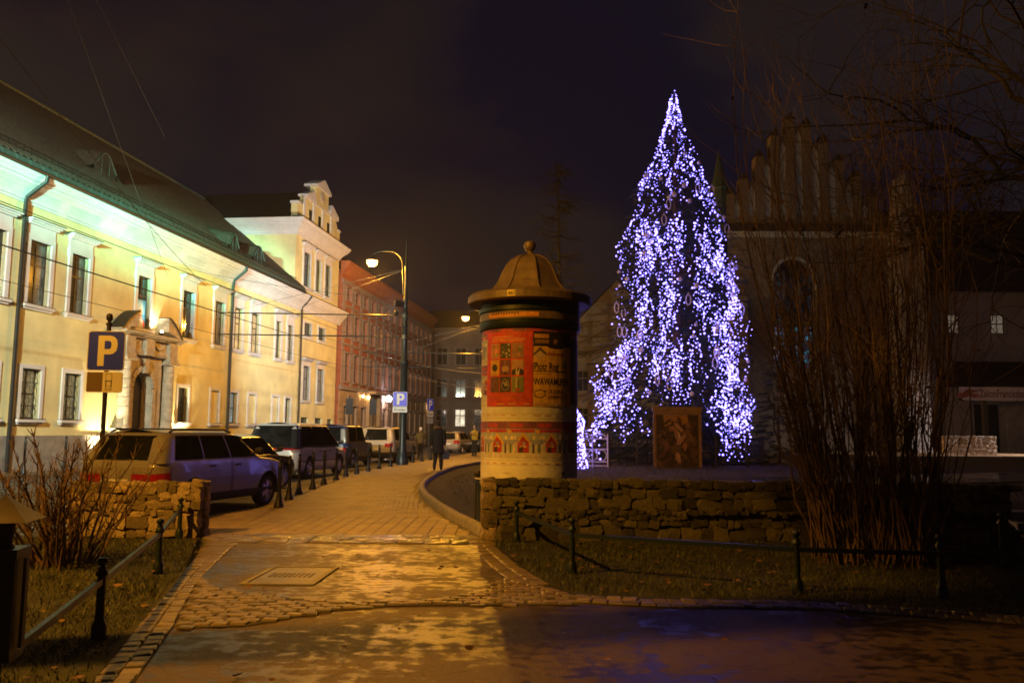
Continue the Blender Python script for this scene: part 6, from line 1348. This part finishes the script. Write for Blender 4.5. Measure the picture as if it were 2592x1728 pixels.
shrub('drooping_bush', 'small dark bush right of the christmas tree', (8.9, 24.5, mound(8.9, 24.5)), 26, 1.1, (.8, 2.4), (0, 0), (.012, .022), 15, mt='darkbark', tw=6, base_r=.4)
fs_ = thing('fir_bush', 'dark fir bushes at the foot of the christmas tree', 'bush', (9.2, 28.6, mound(9.2, 28.6))); V = []; random.seed(2)
for i in range(260):
    z = random.random()**1.3*3.6; r = .95*(1-z/3.9); a = random.uniform(0, 6.28); sprig(Vector((r*math.cos(a)*random.uniform(.4, 1), r*math.sin(a)*random.uniform(.4, 1), z)), Vector((math.cos(a), math.sin(a), -.2)).normalized(), .35)
m = MB(); [m.add(t_, [(0, 1, 2)]) for t_ in V]; stuff(m.build('foliage', M['needle'], fs_, fix=False)); MB().tube([(0, 0, -.1), (0, 0, 3.6)], [.06, .01], 6).build('trunk', M['bark'], fs_)
def bare_tree(label, loc, trunk_h, r, seed, levels=4, first=None, spread=.8, ln=2.6, mt='darkbark', droop=0., shade_leaves=None):
    random.seed(seed); t = thing('bare_tree', label, 'tree', loc); tr = MB(); br = MB(); tw = MB()
    P_ = [Vector((0, 0, -.1))]; 
    for k in range(6): P_.append(Vector((random.uniform(-.06, .06)*k, random.uniform(-.06, .06)*k, trunk_h*(k+1)/6)))
    tr.tube(P_, [r*(1.25 if i == 0 else 1-.55*i/6) for i in range(7)], 12); tr.build('trunk', M[mt], t, True)
    def grow(p, d, l, rad, lv):
        pts = [p]; 
        for k in range(5):
            d = (d+Vector((random.gauss(0, .18), random.gauss(0, .18), random.gauss(0, .14)-droop*.1))).normalized(); pts.append(pts[-1]+d*l/5)
        (br if lv < 2 else tw).tube(pts, [rad*(1-.12*k) for k in range(6)], 6 if lv < 2 else 4, False)
        if lv >= levels: return
        for k in range(random.randint(3, 5) if lv < 3 else 4):
            q = pts[random.randint(2, 5)]; e_ = (d+Vector((random.gauss(0, 1), random.gauss(0, 1), random.gauss(0, .6)-droop*.3)).normalized()*spread).normalized(); grow(q, e_, l*random.uniform(.55, .8), rad*.5, lv+1)
    for p, d, l, rr in (first or [(Vector((0, 0, trunk_h*random.uniform(.6, 1))), Vector((random.gauss(0, 1), random.gauss(0, 1), .9)).normalized(), ln, r*.4) for _ in range(6)]): grow(Vector(p), Vector(d).normalized(), l, rr, 1)
    if shade_leaves:
        lv = MB(); (cx, cy_, cz), (rx, ry, rz), nl = shade_leaves
        for i in range(nl):
            v = Vector((random.gauss(0, .5), random.gauss(0, .5), random.gauss(0, .5))); v = v if v.length < 1 else v.normalized(); c = Vector((cx+v.x*rx, cy_+v.y*ry, cz+v.z*rz)); u1 = Vector((random.gauss(0, 1), random.gauss(0, 1), random.gauss(0, 1))).normalized()*random.uniform(.04, .08); v1 = u1.orthogonal().normalized()*u1.length*.7; lv.add([c+u1, c+v1, c-u1, c-v1], [(0, 1, 2, 3)])
        stuff(lv.build('dry_leaves', M['leaf'], t, fix=False))  # leaf cluster added to dim the lamp light beyond it
    stuff(br.build('branches', M[mt], t, True, False)); stuff(tw.build('twigs', M[mt], t, True, False)); return t
# spreading tree at the right, trunk outside the picture
bare_tree('dark bare tree spreading its branches over the upper right', (10.4, 11.6, .1), 5.0, .26, 12, 5, [((0, 0, 4.4), (-1, .05, .35), 3.0, .10), ((0, 0, 4.8), (-.8, -.3, .75), 3.0, .10), ((0, 0, 3.9), (-1, .1, .08), 3.1, .085), ((0, 0, 5), (-.3, 0, 1), 2.6, .10), ((0, 0, 4.6), (-.9, .4, .5), 3.0, .09), ((0, 0, 5), (.6, .3, 1), 2.4, .10), ((0, 0, 4.2), (-.8, -.5, .25), 2.6, .08), ((0, 0, 5), (-.9, .2, .9), 3.2, .10), ((0, 0, 4.8), (-1, .5, .7), 3.4, .09), ((0, 0, 4.4), (-.9, -.1, .5), 3.2, .08)], .9)
# street tree at the left edge whose trunk throws the long shadow over the path
bare_tree('street tree trunk at the left beside the lawn', (-5.3, 4.97, 0), 7.4, .31, 5, 3, [((0, 0, 6.4), (-.6, -.3, 1), 2.2, .10), ((0, 0, 6.0), (-.9, -.5, .8), 2.0, .09), ((0, 0, 7.2), (-.1, -.7, 1.2), 2.0, .09), ((0, 0, 6.2), (.9, .5, .55), 1.7, .08)], .6, shade_leaves=((1.55, .93, 7.0), (1.5, 1.1, 1.3), 1150))  # unseen leaf mass added to shade the tall shrub and right lawn
# larch silhouette behind the column
lt = thing('larch_tree', 'dark bare larch silhouette against the sky behind the column', 'tree', (3.5, 62, .3)); random.seed(3); MB().tube([(0, 0, -.2), (.1, 0, 11), (-.1, 0, 22)], [.28, .16, .03], 8).build('trunk', M['darkbark'], lt, True); b = MB()
for i in range(95):
    z = random.uniform(6, 21.5); a = random.uniform(0, 6.28); L_ = (23-z)*.22+.5; P_ = [Vector((0, 0, z))]
    for k in range(5): P_.append(P_[-1]+Vector((math.cos(a), math.sin(a), -.18+.12*k)).normalized()*L_/5+Vector((random.gauss(0, .06), random.gauss(0, .06), random.gauss(0, .06))))
    b.tube(P_, [.08, .07, .06, .045, .03, .02], 4, False)
    for q in P_[2:]:
        for s in range(2): d = Vector((random.gauss(0, .5), random.gauss(0, .5), -.5)); b.tube([q, q+d*.6, q+d*1.1+Vector((0, 0, .1))], [.02, .015, .008], 4, False)
stuff(b.build('branches', M['darkbark'], lt, True, False))

# thin night haze: one even box of air round the whole place
hz = MB().bx(-120, 120, -60, 230, -1.2, 40).build('haze', None); stuff(hz)
hm = bpy.data.materials.new('haze'); hm.use_nodes = True; n = hm.node_tree.nodes; n.remove(n['Principled BSDF'])
pv = n.new('ShaderNodeVolumePrincipled'); pv.inputs['Color'].default_value = (.9, .9, .92, 1); pv.inputs['Density'].default_value = HAZE; pv.inputs['Anisotropy'].default_value = 0.3
hm.node_tree.links.new(pv.outputs[0], n['Material Output'].inputs['Volume']); hz.data.materials.append(hm)
